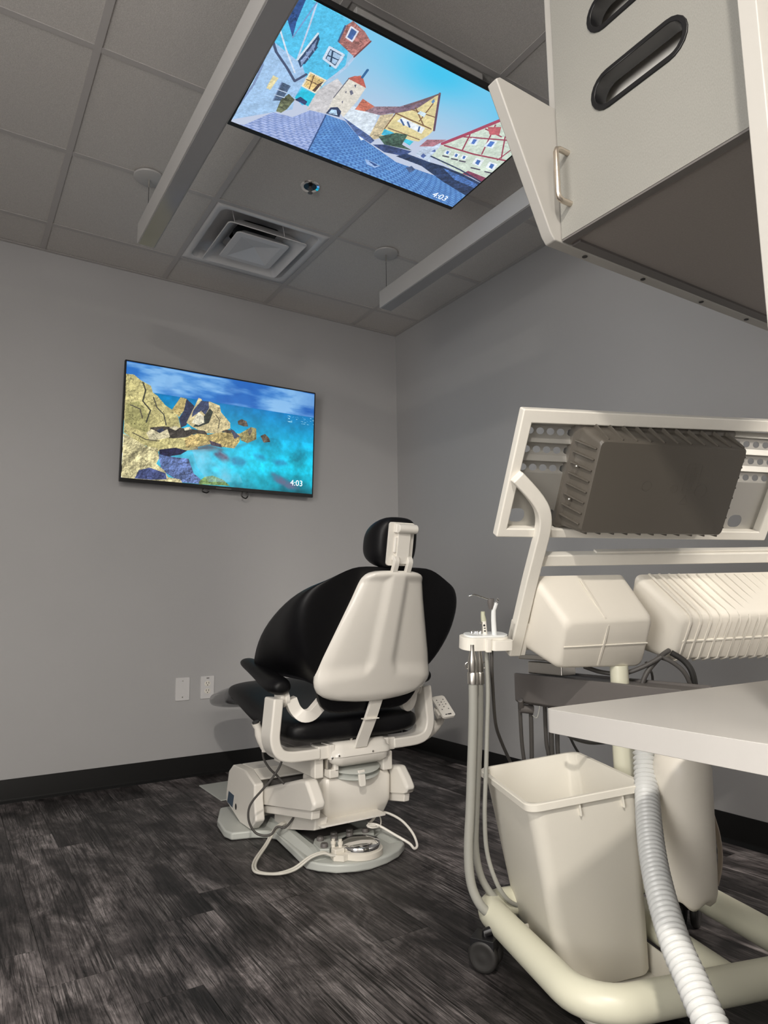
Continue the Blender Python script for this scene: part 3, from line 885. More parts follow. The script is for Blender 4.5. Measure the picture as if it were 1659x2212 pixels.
# clock figures
text_obj('4:03', .048, Mt @ Matrix.Translation((.008 + .868 * (Wt - .016), .02 + .068 * (Ht - .028), .0012)), M_TEXT, tv)
MB().box(1.10, 1.45, 3.655, YB, 1.75, 1.98).build('wall_bracket', M_BLACK, tv, bevel=.004)
for u0, dz in ((.40, .022), (.605, .036)):
    c0 = Mt @ Vector((u0 * Wt, .0, -.015)); c1 = Mt @ Vector((u0 * Wt + .03, .0, -.015))
    MB().tube([c0, c0 + Vector((-.004, 0, -dz * .7)), (c0 + c1) / 2 + Vector((.004, 0, -dz)), c1 + Vector((.002, 0, -dz * .6)), c1], .0035, 8, sub=5).build('cable_loop', M_BLACK, tv, smooth=True)

ct = thing('ceiling_television', 'flat television hung face down from the ceiling, showing an old town street', 'television', (1.2, 1.8, 2.6))
b0, t0 = Vector((0.715, 2.085, 2.530)), Vector((0.715, 1.511, 2.560))
yy = (t0 - b0).normalized(); xx = Vector((1, 0, 0)); zz = xx.cross(yy)
# zz must point down to the viewer: x right, y away from the feet end
Mc = frame(b0, xx, yy, zz)
Wc, Hc_ = 0.981, (t0 - b0).length
television(ct, Mc, Wc, Hc_, M_VILLAGE)
text_obj('4:03', .042, Mc @ Matrix.Translation((.008 + .872 * (Wc - .016), .02 + .03 * (Hc_ - .028), .0012)), M_TEXT, ct)
MB().box(.95, 1.46, 1.60, 1.625, 2.684, 2.707).build('mount_rail', M_FIX, ct, bevel=.003)
MB().box(1.17, 1.24, 1.66, 1.94, 2.60, 2.622).box(1.18, 1.23, 1.76, 1.82, 2.60, 2.707).build('ceiling_bracket', M_BLACK, ct, bevel=.004)

# ------------------------------------------------------------------ ceiling fittings


def pendant(xc, label, y0, y1=2.812):
    t_ = thing('linear_pendant_light', label, 'light', (xc, (y0 + y1) / 2, 2.4), 'long pendant lights either side of the ceiling television')
    MB().box(xc - .037, xc + .037, y0, y1, 2.402, 2.492).build('housing', M_FIX, t_, bevel=.0025)
    MB().box(xc - .031, xc + .031, y0 + .006, y1 - .006, 2.3995, 2.403).build('lens', M_LENS, t_)
    for yy_ in (y1 - .012, y0 + .25):
        cz = ZC
        MB().lathe([(.001, -.010), (.050, -.010), (.062, -.006), (.064, .0), (.001, .0)], 32, Matrix.Translation((xc, yy_, cz))).build('canopy', M_FIX, t_, smooth=True)
        MB().tube([(xc, yy_, cz - .045), (xc, yy_, cz - .008)], .0035, 8).build('gripper', M_STEEL, t_, smooth=True)
        MB().tube([(xc, yy_, 2.49), (xc, yy_, cz - .04)], .0011, 6).build('wire', M_BLACK, t_)
        MB().lathe([(.004, 0), (.004, .012), (.0015, .018)], 10, Matrix.Translation((xc, yy_, 2.491))).build('wire_clamp', M_STEEL, t_, smooth=True)


pendant(.624, 'long narrow unlit pendant light left of the ceiling television', 0.45)
pendant(1.833, 'long narrow unlit pendant light right of the ceiling television, its wire in view', 0.95)

df = thing('air_diffuser', 'square white stepped air diffuser set into the ceiling grid', 'vent', (1.224, 3.109, ZC))
dx, dy = 1.224, 3.109


def sq(h, z, r=.02):
    return [Vector((dx + x, dy + y, z)) for x, y in rrect(-h, -h, h, h, min(r, h * .3), 4)]


MB().loft([sq(.297, ZC + .002, .004), sq(.262, ZC + .001, .03), sq(.254, ZC + .005, .04), sq(.236, ZC + .045, .05), sq(.19, ZC + .068, .05), sq(.105, ZC + .072, .04)], caps=False).build('outer_pan', M_PLATE, df, smooth=True, solid=.002, angle=35)
MB().loft([sq(.208, ZC - .022, .02), sq(.204, ZC - .024, .02), sq(.190, ZC - .012, .025), sq(.150, ZC + .035, .03), sq(.13, ZC + .045, .03)], caps=False).build('middle_ring', M_PLATE, df, smooth=True, solid=.002, angle=35)
g = MB()
ring = sq(.140, ZC - .018, .018)
ring2 = sq(.136, ZC - .021, .018)
g.loft([sq(.10, ZC + .02, .02), ring, ring2], caps=False)
n0 = len(g.v) - len(ring2)
inner = [Vector((dx + .105 * sx, dy + .105 * sy, ZC - .022)) for sx, sy in ((1, 1), (-1, 1), (-1, -1), (1, -1))]
nb = len(g.v)
g.v += inner + [Vector((dx, dy, ZC + .004))]
L_ = len(ring2)
for q in range(4):
    idx = [n0 + (q * 5 + k) % L_ for k in range(5)]
    for a, b in zip(idx[:-1], idx[1:]):
        g.f.append([a, b, nb + q])
    g.f.append([idx[-1], n0 + ((q + 1) * 5) % L_, nb + (q + 1) % 4, nb + q])
    g.f.append([nb + q, nb + (q + 1) % 4, nb + 4])
g.build('centre_plate', M_PLATE, df)
MB().lathe([(.108, .07), (.108, .17), (.0, .17)], 32, Matrix.Translation((dx, dy, ZC))).build('duct_collar', M_BLACK, df, smooth=True)
for (ax, ay) in ((-.2, -.215), (.06, -.215)):
    MB().tube([(dx + ax, dy + ay, ZC + .05), (dx + ax + .03, dy + ay + .03, ZC - .01)], .0015, 6).build('hanger_wire', M_PLATE, df)

sp = thing('fire_sprinkler', 'small recessed chrome ringed sprinkler head in a ceiling tile', 'sprinkler', (1.240, 2.496, ZC))
Ms = Matrix.Translation((1.240, 2.496, ZC + .004))
MB().lathe([(.029, .004), (.029, -.004), (.040, -.006), (.044, -.002), (.044, .004)], 32, Ms).build('escutcheon', M_CHROME, sp, smooth=True)
MB().lathe([(.0285, -.0035), (.026, .0), (.026, .002), (.001, .002)], 24, Ms).build('cup', M_BLACK, sp, smooth=True)
MB().lathe([(.004, .0), (.006, -.014), (.012, -.016), (.012, -.018), (.003, -.018), (.003, -.03), (.011, -.032), (.011, -.034), (.001, -.036)], 16, Ms).build('sprinkler_head', M_BEAM, sp, smooth=True)

# ------------------------------------------------------------------ wall plates
bp = thing('blank_wall_plate', 'blank white cover plate low on the back wall, left of the socket', 'cover plate', (1.096, YB, .453))
Mw = frame(Vector((1.096, YB, .453)), Vector((1, 0, 0)), Vector((0, 0, 1)), Vector((0, -1, 0)))
MB().prism(rrect(-.037, -.059, .037, .059, .003, 2), 0, .006, Mw).build('plate', M_PLATE, bp, bevel=.003)
for s_ in (-.042, .042):
    MB().prism(circle(0, s_, .003, n=10), .006, .0068, Mw).build('screw', M_STEEL, bp)
ot = thing('power_outlet', 'white duplex power outlet low on the back wall beside the toe of the chair', 'outlet', (1.230, YB, .453))
Mw = frame(Vector((1.230, YB, .453)), Vector((1, 0, 0)), Vector((0, 0, 1)), Vector((0, -1, 0)))
MB().prism(rrect(-.037, -.059, .037, .059, .003, 2), 0, .006, Mw).build('plate', M_PLATE, ot, bevel=.003)
for s_ in (-.0195, .0195):
    f_ = MB().prism(circle(0, s_, .017, .0145, 20), .006, .008, Mw).build('receptacle', M_WHITE, ot, bevel=.0008)
    MB().box(-.0078, -.0052, s_ - .001, s_ + .009, .008, .0084, Mw).build('slot', M_PRINT, f_)
    MB().box(.0052, .0078, s_ - .001, s_ + .009, .008, .0084, Mw).build('slot', M_PRINT, f_)
    MB().prism(circle(0, s_ - .0075, .0028, n=10), .008, .0084, Mw).build('slot', M_PRINT, f_)
MB().box(-.006, .009, .046, .051, .006, .0064, Mw).build('stamp', M_BEAM, ot)

fp = tag(MB().box(1.125, 1.48, 3.155, 3.475, 0.0005, .006).build('floor_cover_plate', M_GREYW, bevel=.002), 'thin grey square cover plate on the floor behind the chair base', 'floor plate')

# ------------------------------------------------------------------ console: overhead cabinet and worktop
CX, CY0, CY1, CZ = 0.975, 0.452, 0.860, 1.580
cab = thing('overhead_cabinet', 'overhead cabinet with glove box slots and white end boards above the worktop', 'cabinet', (1.3, .65, CZ))
Md = frame(Vector((CX, 0, 0)), Vector((0, -1, 0)), Vector((0, 0, 1)), Vector((-1, 0, 0)))   # door plane: local x = -y, local y = z


def pill(yc, zc, half, r, n=10):
    return [(-yc + (half - r) * s_ + r * math.cos(a), zc + r * math.sin(a)) for s_, a0 in ((1, -90), (-1, 90)) for a in [math.radians(a0 + 180 * k / n) for k in range(n + 1)]]


slots = [(0.668, 1.822), (0.668, 1.985)]
door = MB().prism([(-CY1 + .002, CZ + .004), (-CY0, CZ + .004), (-CY0, 2.56), (-CY1 + .002, 2.56)], -.019, 0, Md, holes=[pill(y, z, .098, .036) for y, z in slots]).build('door', M_LAM, cab)
for y, z in slots:
    MB().prism(pill(y, z, .101, .039), -.03, .003, Md, holes=[pill(y, z, .091, .029)]).build('slot_trim', M_BLACK, door, bevel=.002, angle=60)
hp = [Vector((CX + .0, .832, 1.748)), Vector((CX - .030, .832, 1.750)), Vector((CX - .034, .832, 1.744)), Vector((CX - .034, .832, 1.650)), Vector((CX - .030, .832, 1.643)), Vector((CX, .832, 1.643))]
MB().tube([(CX, .832, 1.752), (CX - .024, .832, 1.752), (CX - .031, .832, 1.749), (CX - .034, .832, 1.742), (CX - .034, .832, 1.700), (CX - .034, .832, 1.656), (CX - .031, .832, 1.648), (CX - .024, .832, 1.645), (CX, .832, 1.645)], .0056, 14).build('handle', M_NICKEL, door, smooth=True, angle=80)
body = MB()
body.box(CX + .0235, 1.80, CY0, CY1, CZ + .004, CZ + .022)            # bottom board, set up behind the door's lower edge
body.box(CX + .02, 1.80, CY0, CY1, 2.54, 2.56)
body.box(1.78, 1.80, CY0, CY1, CZ + .03, 2.54)
body.build('carcass', M_UNDER, cab)
MB().box(CX + .001, CX + .019, CY0, CY1 - .002, CZ, CZ + .004).build('door_edge', M_BEAM, cab)
MB().box(CX + .0195, CX + .0235, CY0, CY1 - .004, CZ + .010, CZ + .016).build('painted_gap_shade', M_PRINT, cab)  # black strip standing in for the shade in the gap behind the door
MB().box(CX + .03, 1.80, CY1 - .022, CY1 - .001, CZ - .001, CZ + .004).build('light_rail', M_BEAM, cab)
for y, z in slots:
    g = MB()
    g.add([(CX + .034, CY0 + .05, z - .06), (CX + .034, CY1 - .03, z - .06), (CX + .062, CY1 - .03, z + .07), (CX + .062, CY0 + .05, z + .07), (CX + .040, CY0 + .05, z - .06), (CX + .040, CY1 - .03, z - .06), (CX + .068, CY1 - .03, z + .07), (CX + .068, CY0 + .05, z + .07)], [(0, 1, 2, 3), (7, 6, 5, 4), (0, 4, 5, 1), (1, 5, 6, 2), (2, 6, 7, 3), (3, 7, 4, 0)])
    g.build('glove_dispenser', M_SLOT, cab)
# far end board: leading edge slants forward as it rises
Mp = frame(Vector((0, CY1, 0)), Vector((1, 0, 0)), Vector((0, 0, 1)), Vector((0, -1, 0)))
far = MB().prism([(.9460, CZ + .012), (.958, CZ - .002), (1.80, CZ - .002), (1.80, 2.56), (CX + .012, 2.56), (CX + .012, 1.868), (.828, 1.873), (.818, 1.866)], -.026, 0, Mp).build('end_board', M_PANEL, cab, bevel=.003)
for x in (1.056, 1.242, 1.458, 1.649):
    MB().prism(circle(0, 0, .0055, n=10), 0, .001, frame(Vector((x, CY1 + .012, CZ - .0025)), Vector((1, 0, 0)), Vector((0, 1, 0)), Vector((0, 0, -1)))).build('screw', M_PRINT, far)
MB().box(.902, 1.80, .424, .4505, 0.0, 2.56).build('end_board', M_PANEL, cab, bevel=.002)

wt = MB().prism(rrect(.871, .4535, 1.78, .856, .012, 4), .661, .700, None)
wt = tag(wt.build('worktop', M_COUNTER, None, bevel=.007, seg=3), 'thick white solid worktop in front of the cream waste bin', 'worktop')

# ------------------------------------------------------------------ delivery cart behind the worktop
E1 = Vector((.956, -.292, 0)).normalized()
E2 = Vector((.292, .956, 0)).normalized()
Z = Vector((0, 0, 1))


def ST(s_, t_, z):
    return E1 * s_ + E2 * t_ + Z * z


cart = thing('delivery_cart', 'cream wheeled dental cart carrying tipped trays and beige control housings', 'dental cart', ST(1.04, 1.5, 0))
corner = []


def arc(cx, cy, r, a0, a1, n=8):
    return [(cx + r * math.cos(math.radians(a0 + (a1 - a0) * k / n)), cy + r * math.sin(math.radians(a0 + (a1 - a0) * k / n))) for k in range(n + 1)]


loop = arc(.757 + .10, 1.265 + .10, .10, 180, 270) + arc(1.329 - .10, 1.265 + .10, .10, 270, 360) + arc(1.329 - .08, 1.78 - .08, .08, 0, 90) + arc(.757 + .06, 1.70 - .0, .06, 90, 180)
MB().tube([ST(a, b, .10) for a, b in loop], .0355, 20, loop=True).build('base_ring', M_CREAM, cart, smooth=True, angle=80)
MB().tube([ST(1.095, 1.27, .10), ST(1.095, 1.50, .10), ST(1.095, 1.77, .10)], .030, 18).build('centre_rail', M_CREAM, cart, smooth=True, angle=80)
pan = MB()
for a in ((.805, 1.33, 1.055, 1.665),):
    pan.prism(rrect(a[0], a[1], a[2], a[3], .02), .018, .024, frame(Vector((0, 0, 0)), E1, E2, Z))
    pan.prism(rrect(a[0], a[1], a[2], a[3], .02), .018, .085, frame(Vector((0, 0, 0)), E1, E2, Z), holes=[rrect(a[0] + .003, a[1] + .003, a[2] - .003, a[3] - .003, .018)])
pan.build('bin_pan', M_BIN, cart)
for s_, t_, yaw, at_ in ((.712, 1.655, .5, (.757, 1.64)), (.86, 1.275, 1.0, (.86, 1.268)), (1.318, 1.305, .2, (1.316, 1.31)), (1.335, 1.70, 2.0, (1.329, 1.69))):
    c = ST(s_, t_, .0375)
    ax = Vector((math.cos(yaw), math.sin(yaw), 0))
    wz = []
    f_ = MB()
    nx, nt = at_
    f_.tube([c + Z * .03, c + Z * .045, ST(nx, nt, .10)], .011, 10)
    f_.box(-.026, .026, -.03, .03, .012, .040, Matrix.Translation(c) @ Matrix.Rotation(yaw, 4, 'Z'))
    ca = f_.build('caster', M_BLACK, cart, bevel=.006)
    for k in (-1, 1):
        MB().lathe([(.004, -.011), (.028, -.011), (.034, -.009), (.0372, -.005), (.0372, .005), (.034, .009), (.028, .011), (.022, .008), (.008, .011), (.002, .011)], 28, axis_frame(c + ax * k * .018, c + ax * k * .05)).build('wheel', M_RUBBER, ca, smooth=True, angle=50)
PS, PT = 1.100, 1.612
MB().tube([ST(PS, PT, .06), ST(PS, PT, .585)], .0280, 24).build('post', M_CREAM, cart, smooth=True, angle=60)
MB().tube([ST(PS, PT, .65), ST(PS, PT, .712)], .0236, 20).build('upper_post', M_CREAM, cart, smooth=True, angle=60)
MB().prism(rrect(PS - .045, PT - .06, PS + .045, PT + .06, .015), .11, .125, frame(Vector((0, 0, 0)), E1, E2, Z)).build('foot_plate', M_CREAM, cart, bevel=.003)

# dark grey trough beam
bA, bB = Vector((1.454, 1.550, 0)), Vector((1.470, 1.003, 0))
KB = 1.05
bm_ = MB()
ux_ = (bB - bA).normalized(); uy_ = Z.cross(ux_)
Mb = frame(Vector((bA.x, bA.y, 0)), ux_, uy_, Z)
prof = [(.0, .672), (-.0, .682), (.012, .682), (.012, .676), (.118, .676), (.118, .682), (.130, .682), (.130, .605), (.115, .598), (.012, .598), (.0, .606)]
bm_.loft([[Mb @ Vector((x, y * KB, CAM_H + (z - CAM_H) * KB)) for y, z in prof] for x in (0, .545)])
bm_.build('beam', M_BEAM, cart, bevel=.004)
MB().box(.03, .16, .03, .09, .672, .707, Mb).box(.0, .20, .02, .08, .713, .728, Mb).build('pivot_bracket', M_STEEL, cart, bevel=.003)

# tipped tray plane: a along the cart, b up the tipped surface, h towards the viewer
TH = math.radians(29)
P0 = Vector((1.147, 1.274, 1.047))
PU = E2 * -math.sin(TH) + Z * math.cos(TH)
PN = E1.cross(PU)
MPL = frame(P0, E1, PU, PN)


def PL(a, b, h=0.0):
    return P0 + E1 * a + PU * b + PN * h


tf = MB().prism([(0, 0), (.82, .004), (.834, .344), (.008, .325)], -.014, .012, MPL, holes=[[(.026, .024), (.790, .030), (.802, .312), (.036, .292)]]).build('tray_frame', M_WHITE, cart, bevel=.004)
# perforated sheet inside the frame: flat below, three folded rows of holes above


def sheet(a0, a1, oval_at):
    g = MB()

    def strip(b0, h0, b1, h1, holes):
        L = math.hypot(b1 - b0, h1 - h0)
        Ms_ = frame(PL(a0, b0, h0), E1, (PL(a0, b1, h1) - PL(a0, b0, h0)).normalized(), E1.cross((PL(a0, b1, h1) - PL(a0, b0, h0)).normalized()))
        outer = [(0, 0), (a1 - a0, 0), (a1 - a0, L), (0, L)]
        tris = tessellate_polygon([[Vector((x, y, 0)) for x, y in l] for l in [outer] + holes(L)])
        pts = [p for l in [outer] + holes(L) for p in l]
        g.add([Ms_ @ Vector((x, y, 0)) for x, y in pts], [tuple(t) for t in tris])
    strip(.018, -.012, .165, -.012, lambda L: [rrect(x - .022, .016, x + .022, .052, .016, 4) for x in oval_at])
    W_ = a1 - a0
    n = max(2, int(W_ / .031))
    for r in range(3):
        b0 = .165 + r * .046
        row = lambda L: [circle(.018 + (k + .5) * (W_ - .022) / n - .004, L / 2, .0105, .0085, 14) for k in range(n)]
        strip(b0, -.012, b0 + .025, -.019, row)
        strip(b0 + .025, -.019, b0 + .033, -.004, lambda L: [])
        strip(b0 + .033, -.004, b0 + .046, -.012, lambda L: [])
    return g.build('perforated_sheet', M_GALV, cart, solid=.0012)


sheet(.020, .180, (.035, .120))
sheet(.560, .800, (.160, .08))
# dark ribbed box
cx_ = MB()


def rr3(a0, b0, a1, b1, r, h, sh=0.0):
    return [PL(x + sh, y, h) for x, y in rrect(a0, b0, a1, b1, r, 4)]


cb = MB().loft([rr3(.158, .026, .626, .306, .012, -.03), rr3(.158, .026, .626, .306, .012, .0), rr3(.170, .034, .612, .292, .012, .008), rr3(.181, .045, .600, .280, .012, .078), rr3(.185, .049, .596, .276, .012, .083)]).build('control_box', M_HEAT, cart, smooth=True, angle=35)
rm = {}
for k in range(11):                                                   # ribs over the top edge and the lower edge
    a = .205 + k * .0385
    MB().prism([(.276, .076), (.283, .078), (.303, .006), (.290, .004)], a - .0022, a + .0022, frame(P0, PU, PN, E1)).build('rib', M_HEAT, cb, bevel=.001, seg=1)
    MB().prism([(.047, .076), (.040, .078), (.026, .006), (.036, .004)], a - .0022, a + .0022, frame(P0, PU, PN, E1)).build('rib', M_HEAT, cb, bevel=.001, seg=1)
for k in range(8):                                                    # ribs down both sides
    b = .066 + k * .0272
    for q in ([(.183, .076), (.176, .078), (.161, .006), (.173, .004)], [(.598, .076), (.604, .078), (.622, .006), (.610, .004)]):
        MB().prism(q, b - .0022, b + .0022, frame(P0, E1, PN, PU)).build('rib', M_HEAT, cb, bevel=.001, seg=1)
for b in (.200, .115):
    MB().lathe([(.0038, 0), (.0038, .004), (.002, .006), (.0001, .006)], 12, frame(PL(.166, b, .035), PU, PN, -E1)).build('screw', M_STEEL, cb, smooth=True)
# moulded marks on the face
g = MB()
Mf = frame(PL(.0, .0, .083), E1, PU, PN)
ring_ = lambda a, b, r, t_: g.prism(circle(a, b, r, n=24), 0, .0006, Mf, holes=[circle(a, b, r - t_, n=24)])
ring_(.495, .165, .018, .0012)
ring_(.415, .170, .011, .001)
ring_(.335, .173, .013, .0006)
g.prism(circle(.415, .170, .004, n=10), 0, .0006, Mf)
g.prism([(.438, .130), (.468, .130), (.453, .155)], 0, .0006, Mf, holes=[[(.4405, .1315), (.4655, .1315), (.453, .1525)]])
g.prism(rrect(.438, .160, .480, .235, .006, 3), 0, .0005, Mf, holes=[rrect(.439, .161, .479, .234, .0055, 3)])
for k in range(4):
    for j in range(10):
        g.box(.452 + k * .0055, .4545 + k * .0055, .185 + j * .0042, .1878 + j * .0042, 0, .0005, Mf)
g.box(.452, .470, .168, .1695, 0, .0006, Mf).box(.463, .4645, .168, .182, 0, .0006, Mf)
g.build('moulded_mark', M_HEAT, cb)['kind'] = 'stuff'

# bent square arm from upper frame down to lower frame
MB().strap([PL(.018, .163, .016), PL(.050, .137, .018), PL(.078, .112, .020), PL(.100, .086, .022), PL(.113, .056, .022), PL(.118, .020, .020), PL(.119, -.03, .016), PL(.119, -.12, .010), PL(.119, -.24, .006), PL(.119, -.345, .004)], .030, .034, PN, sub=4).build('side_arm', M_WHITE, cart, bevel=.004, angle=50)
MB().prism([(.125, -.080), (1.02, -.060), (1.02, -.028), (.125, -.048)], -.016, .014, MPL).build('top_rail', M_WHITE, cart, bevel=.004)
MB().prism([(.12, -.345), (1.02, -.345), (1.02, -.325), (.12, -.325)], -.030, -.010, MPL).build('bottom_rail', M_WHITE, cart, bevel=.004)
MB().prism([(.30, -.044), (1.02, -.026), (1.02, -.021), (.30, -.039)], -.012, .004, MPL).build('rail_lip', M_WHITE, cart)
MB().prism([(.102, -.245), (.150, -.245), (.150, -.345), (.102, -.345)], -.012, .016, MPL).build('arm_socket', M_WHITE, cart, bevel=.003)


def housing(name, back, front, h, ridges):
    """back / front: corner lists (a, b) BL BR TR TL"""
    def ringq(q, h_, r):
        c = Vector((sum(p[0] for p in q) / 4, sum(p[1] for p in q) / 4))
        out = []
        n = len(q)
        for i in range(n):
            p = Vector(q[i]); a = Vector(q[i - 1]); b = Vector(q[(i + 1) % n])
            pa, pb = p + (a - p).normalized() * r, p + (b - p).normalized() * r
            for k in range(6):
                t_ = k / 5
                x = pa * (1 - t_) ** 2 + p * 2 * t_ * (1 - t_) + pb * t_ * t_
                out.append(PL(x.x, x.y, h_))
        return out
    mixq = lambda t_: [(b[0] * (1 - t_) + f[0] * t_, b[1] * (1 - t_) + f[1] * t_) for b, f in zip(back, front)]
    ins = lambda q, d_: [(p[0] + d_ * sx, p[1] + d_ * sy) for p, (sx, sy) in zip(q, ((1, 1), (-1, 1), (-1, -1), (1, -1)))]
    rings = [ringq(back, 0, .02), ringq(mixq(.9), h * .9, .024), ringq(ins(mixq(.97), .004), h * .97, .024), ringq(ins(front, .010), h, .022)]
    return MB().loft(rings).build(name, M_CREAMP, cart, smooth=True, angle=50)


h1 = housing('control_housing', [(.140, -.325), (.425, -.33), (.405, -.108), (.130, -.113)], [(.180, -.318), (.440, -.322), (.433, -.168), (.178, -.180)], .125, 0)
MB().prism([(.186, -.249), (.432, -.243), (.432, -.2465), (.186, -.2525)], .1235, .1275, MPL).build('seam', M_CREAMP, h1, bevel=.001)
MB().strap([PL(.300, -.309, .1245), PL(.3005, -.243, .1265), PL(.301, -.190, .1245), PL(.290, -.172, .117), PL(.262, -.113, .012)], .005, .003, E1).build('seam', M_CREAMP, h1)
h2 = housing('ribbed_housing', [(.470, -.33), (1.02, -.33), (1.0, -.096), (.440, -.108)], [(.520, -.305), (1.02, -.305), (1.0, -.150), (.520, -.172)], .125, 1)
MB().prism([(.540, -.241), (1.01, -.226), (1.01, -.231), (.540, -.247)], .1215, .1275, MPL).build('seam', M_CREAMP, h2, bevel=.001)
for k in range(15):
    a = .546 + k * .0315
    MB().strap([PL(a - .068, -.103, .004), PL(a - .008, -.157, .108), PL(a - .002, -.168, .121), PL(a + .001, -.186, .1262), PL(a, -.298, .1255), PL(a - .006, -.312, .113)], .007, .006, E1).build('ridge', M_CREAMP, h2, bevel=.0015, seg=1)

# instrument holder bar with its glassy top
HY = E2 * math.cos(.16) + Z * math.sin(.16); HZ = E1.cross(HY)
HM = frame(ST(.735, 1.666, .78), E1, HY, HZ) @ Matrix.Translation((-.735, -1.666, -.78))
hb = MB().prism(rrect(.672, 1.632, .800, 1.700, .030, 6), .764, .796, HM).build('instrument_holder', M_WHITE, cart, bevel=.006)
MB().prism(rrect(.684, 1.642, .80, 1.696, .022, 5), .796, .801, HM).build('clear_insert', M_CLEAR, hb, bevel=.002)
MB().prism(rrect(.742, 1.618, .800, 1.642, .008, 3), .766, .792, HM).build('end_grip', M_WHITE, hb, bevel=.005)
MB().prism(rrect(.727, 1.624, .742, 1.64, .003, 3), .762, .795, HM).build('clip', M_WHITE, hb, bevel=.002)
for (u, v) in ((1019, 1367), (1027, 1369), (1031, 1365), (1038, 1367)):
    p = at(u, v, 1.78); p.z = .8005
    MB().lathe([(.0045, 0), (.0045, .007), (.003, .009), (.0001, .009)], 12, Matrix.Translation(p)).build('knob', M_CHROME, hb, smooth=True)

# hoses that belong to the cart
for pts, r, M_ in (
    ([at(1262, 1440, 1.84), at(1300, 1452, 1.84), at(1345, 1455, 1.82), at(1390, 1440, 1.80), at(1430, 1418, 1.78)], .006, M_HOSED),
    ([at(1385, 1484, 1.80), at(1398, 1452, 1.80), at(1425, 1420, 1.80), at(1445, 1405, 1.82)], .0065, M_HOSED),
    ([at(1410, 1482, 1.84), at(1408, 1455, 1.84), at(1395, 1430, 1.84)], .0035, M_HOSED),
    ([at(1420, 1418, 1.80), at(1448, 1428, 1.79), at(1480, 1455, 1.78), at(1497, 1500, 1.78), at(1498, 1540, 1.78)], .006, M_HOSED),
    ([at(1450, 1410, 1.80), at(1478, 1428, 1.79), at(1496, 1455, 1.78), at(1503, 1500, 1.78), at(1503, 1540, 1.78)], .008, M_RUBBER),
    ([at(1122, 1505, 2.03), at(1127, 1600, 2.03), at(1134, 1660, 2.03), at(1142, 1760, 2.03)], .0058, M_HOSED),
    ([at(1146, 1505, 2.03), at(1148, 1590, 2.03), at(1149, 1660, 2.03), at(1150, 1760, 2.03)], .0065, M_HOSED),
    ([at(1176, 1505, 2.03), at(1180, 1600, 2.03), at(1186, 1640, 2.03), at(1195, 1760, 2.03)], .006, M_HOSED),
    ([at(1188, 1505, 2.03), at(1191, 1600, 2.03), at(1193, 1640, 2.03), at(1200, 1760, 2.03)], .0075, M_HOSED),
    ([at(1203, 1505, 2.03), at(1204, 1600, 2.03), at(1206, 1640, 2.03), at(1215, 1760, 2.03)], .0065, M_HOSED),
    ([at(1226, 1580, 2.03), at(1240, 1610, 2.03), at(1258, 1640, 2.03), at(1290, 1700, 2.03)], .0038, M_RUBBER),
    ([at(1222, 1582, 1.80), at(1240, 1594, 1.80), at(1275, 1603, 1.80), at(1315, 1601, 1.80), at(1330, 1598, 1.78)], .0065, M_RUBBER),
):
    MB().tube(pts, r, 10, sub=6).build('supply_hose', M_, cart, smooth=True, angle=80)
MB().tube([at(1124, 1530, 2.02), at(1152, 1533, 2.02)], .013, 12).tube([at(1124, 1512, 2.0), at(1128, 1532, 2.02)], .008, 10).build('hose_clamp', M_BEAM, cart, bevel=.002)
MB().tube([at(1150, 1545, 1.86), at(1160, 1550, 1.86), at(1166, 1525, 1.86)], .0012, 6, sub=4).build('cable_tie', M_HOSEG, cart)

# ------------------------------------------------------------------ things on and around the cart
bt = thing('water_bottle', 'frosted white dental water bottle hanging upright behind the corrugated hose', 'bottle', (1.40, .98, .2))
btop, bbot = at(1470, 1590, 1.58), at(1487, 1948, 1.55)
Mbt = axis_frame(bbot, btop)
Lb = (btop - bbot).length
g = MB()
seg = 40
rings = []
for r, h, lob in ((.010, .012, .0), (.030, .004, .008), (.046, .0, .013), (.0575, .012, .009), (.0625, .032, .003), (.0635, .07, 0), (.0635, Lb - .10, 0), (.0635, Lb - .07, 0), (.058, Lb - .045, 0), (.044, Lb - .025, 0), (.022, Lb - .01, 0), (.016, Lb + .01, 0)):
    ring_ = []
    for k in range(seg):
        a = 2 * PI * k / seg
        e_ = .5 + .5 * math.cos(5 * a + .6)
        ring_.append(Mbt @ Vector(((r - lob * .3 * e_) * math.cos(a), (r - lob * .3 * e_) * math.sin(a), h + lob * e_)))
    rings.append(ring_)
g.loft(rings).build('bottle_body', M_BOTTLE, bt, smooth=True, angle=70)
MB().tube([at(1522, 1630, 1.60), at(1527, 1690, 1.60), at(1536, 1750, 1.60), at(1550, 1800, 1.60), at(1556, 1845, 1.60), at(1554, 1880, 1.59), at(1547, 1912, 1.58)], .0055, 10, sub=6).build('feed_tube', M_BROWN, bt, smooth=True, angle=80)
MB().tube([Mbt @ Vector((0, 0, Lb)), Mbt @ Vector((0, 0, Lb + .03)), Vector((1.45, 1.02, .61))], .012, 12).build('bottle_neck', M_STEEL, bt, smooth=True)

# corrugated hose
hp = [at(1385, 1540, 1.66), at(1392, 1625, 1.63), at(1397, 1700, 1.57), at(1402, 1780, 1.47), at(1412, 1860, 1.37), at(1432, 1950, 1.265), at(1460, 2040, 1.175), at(1490, 2110, 1.115), at(1527, 2195, 1.05), at(1565, 2275, 1.0), at(1600, 2350, .96)]
sp_ = spline(hp, 24)
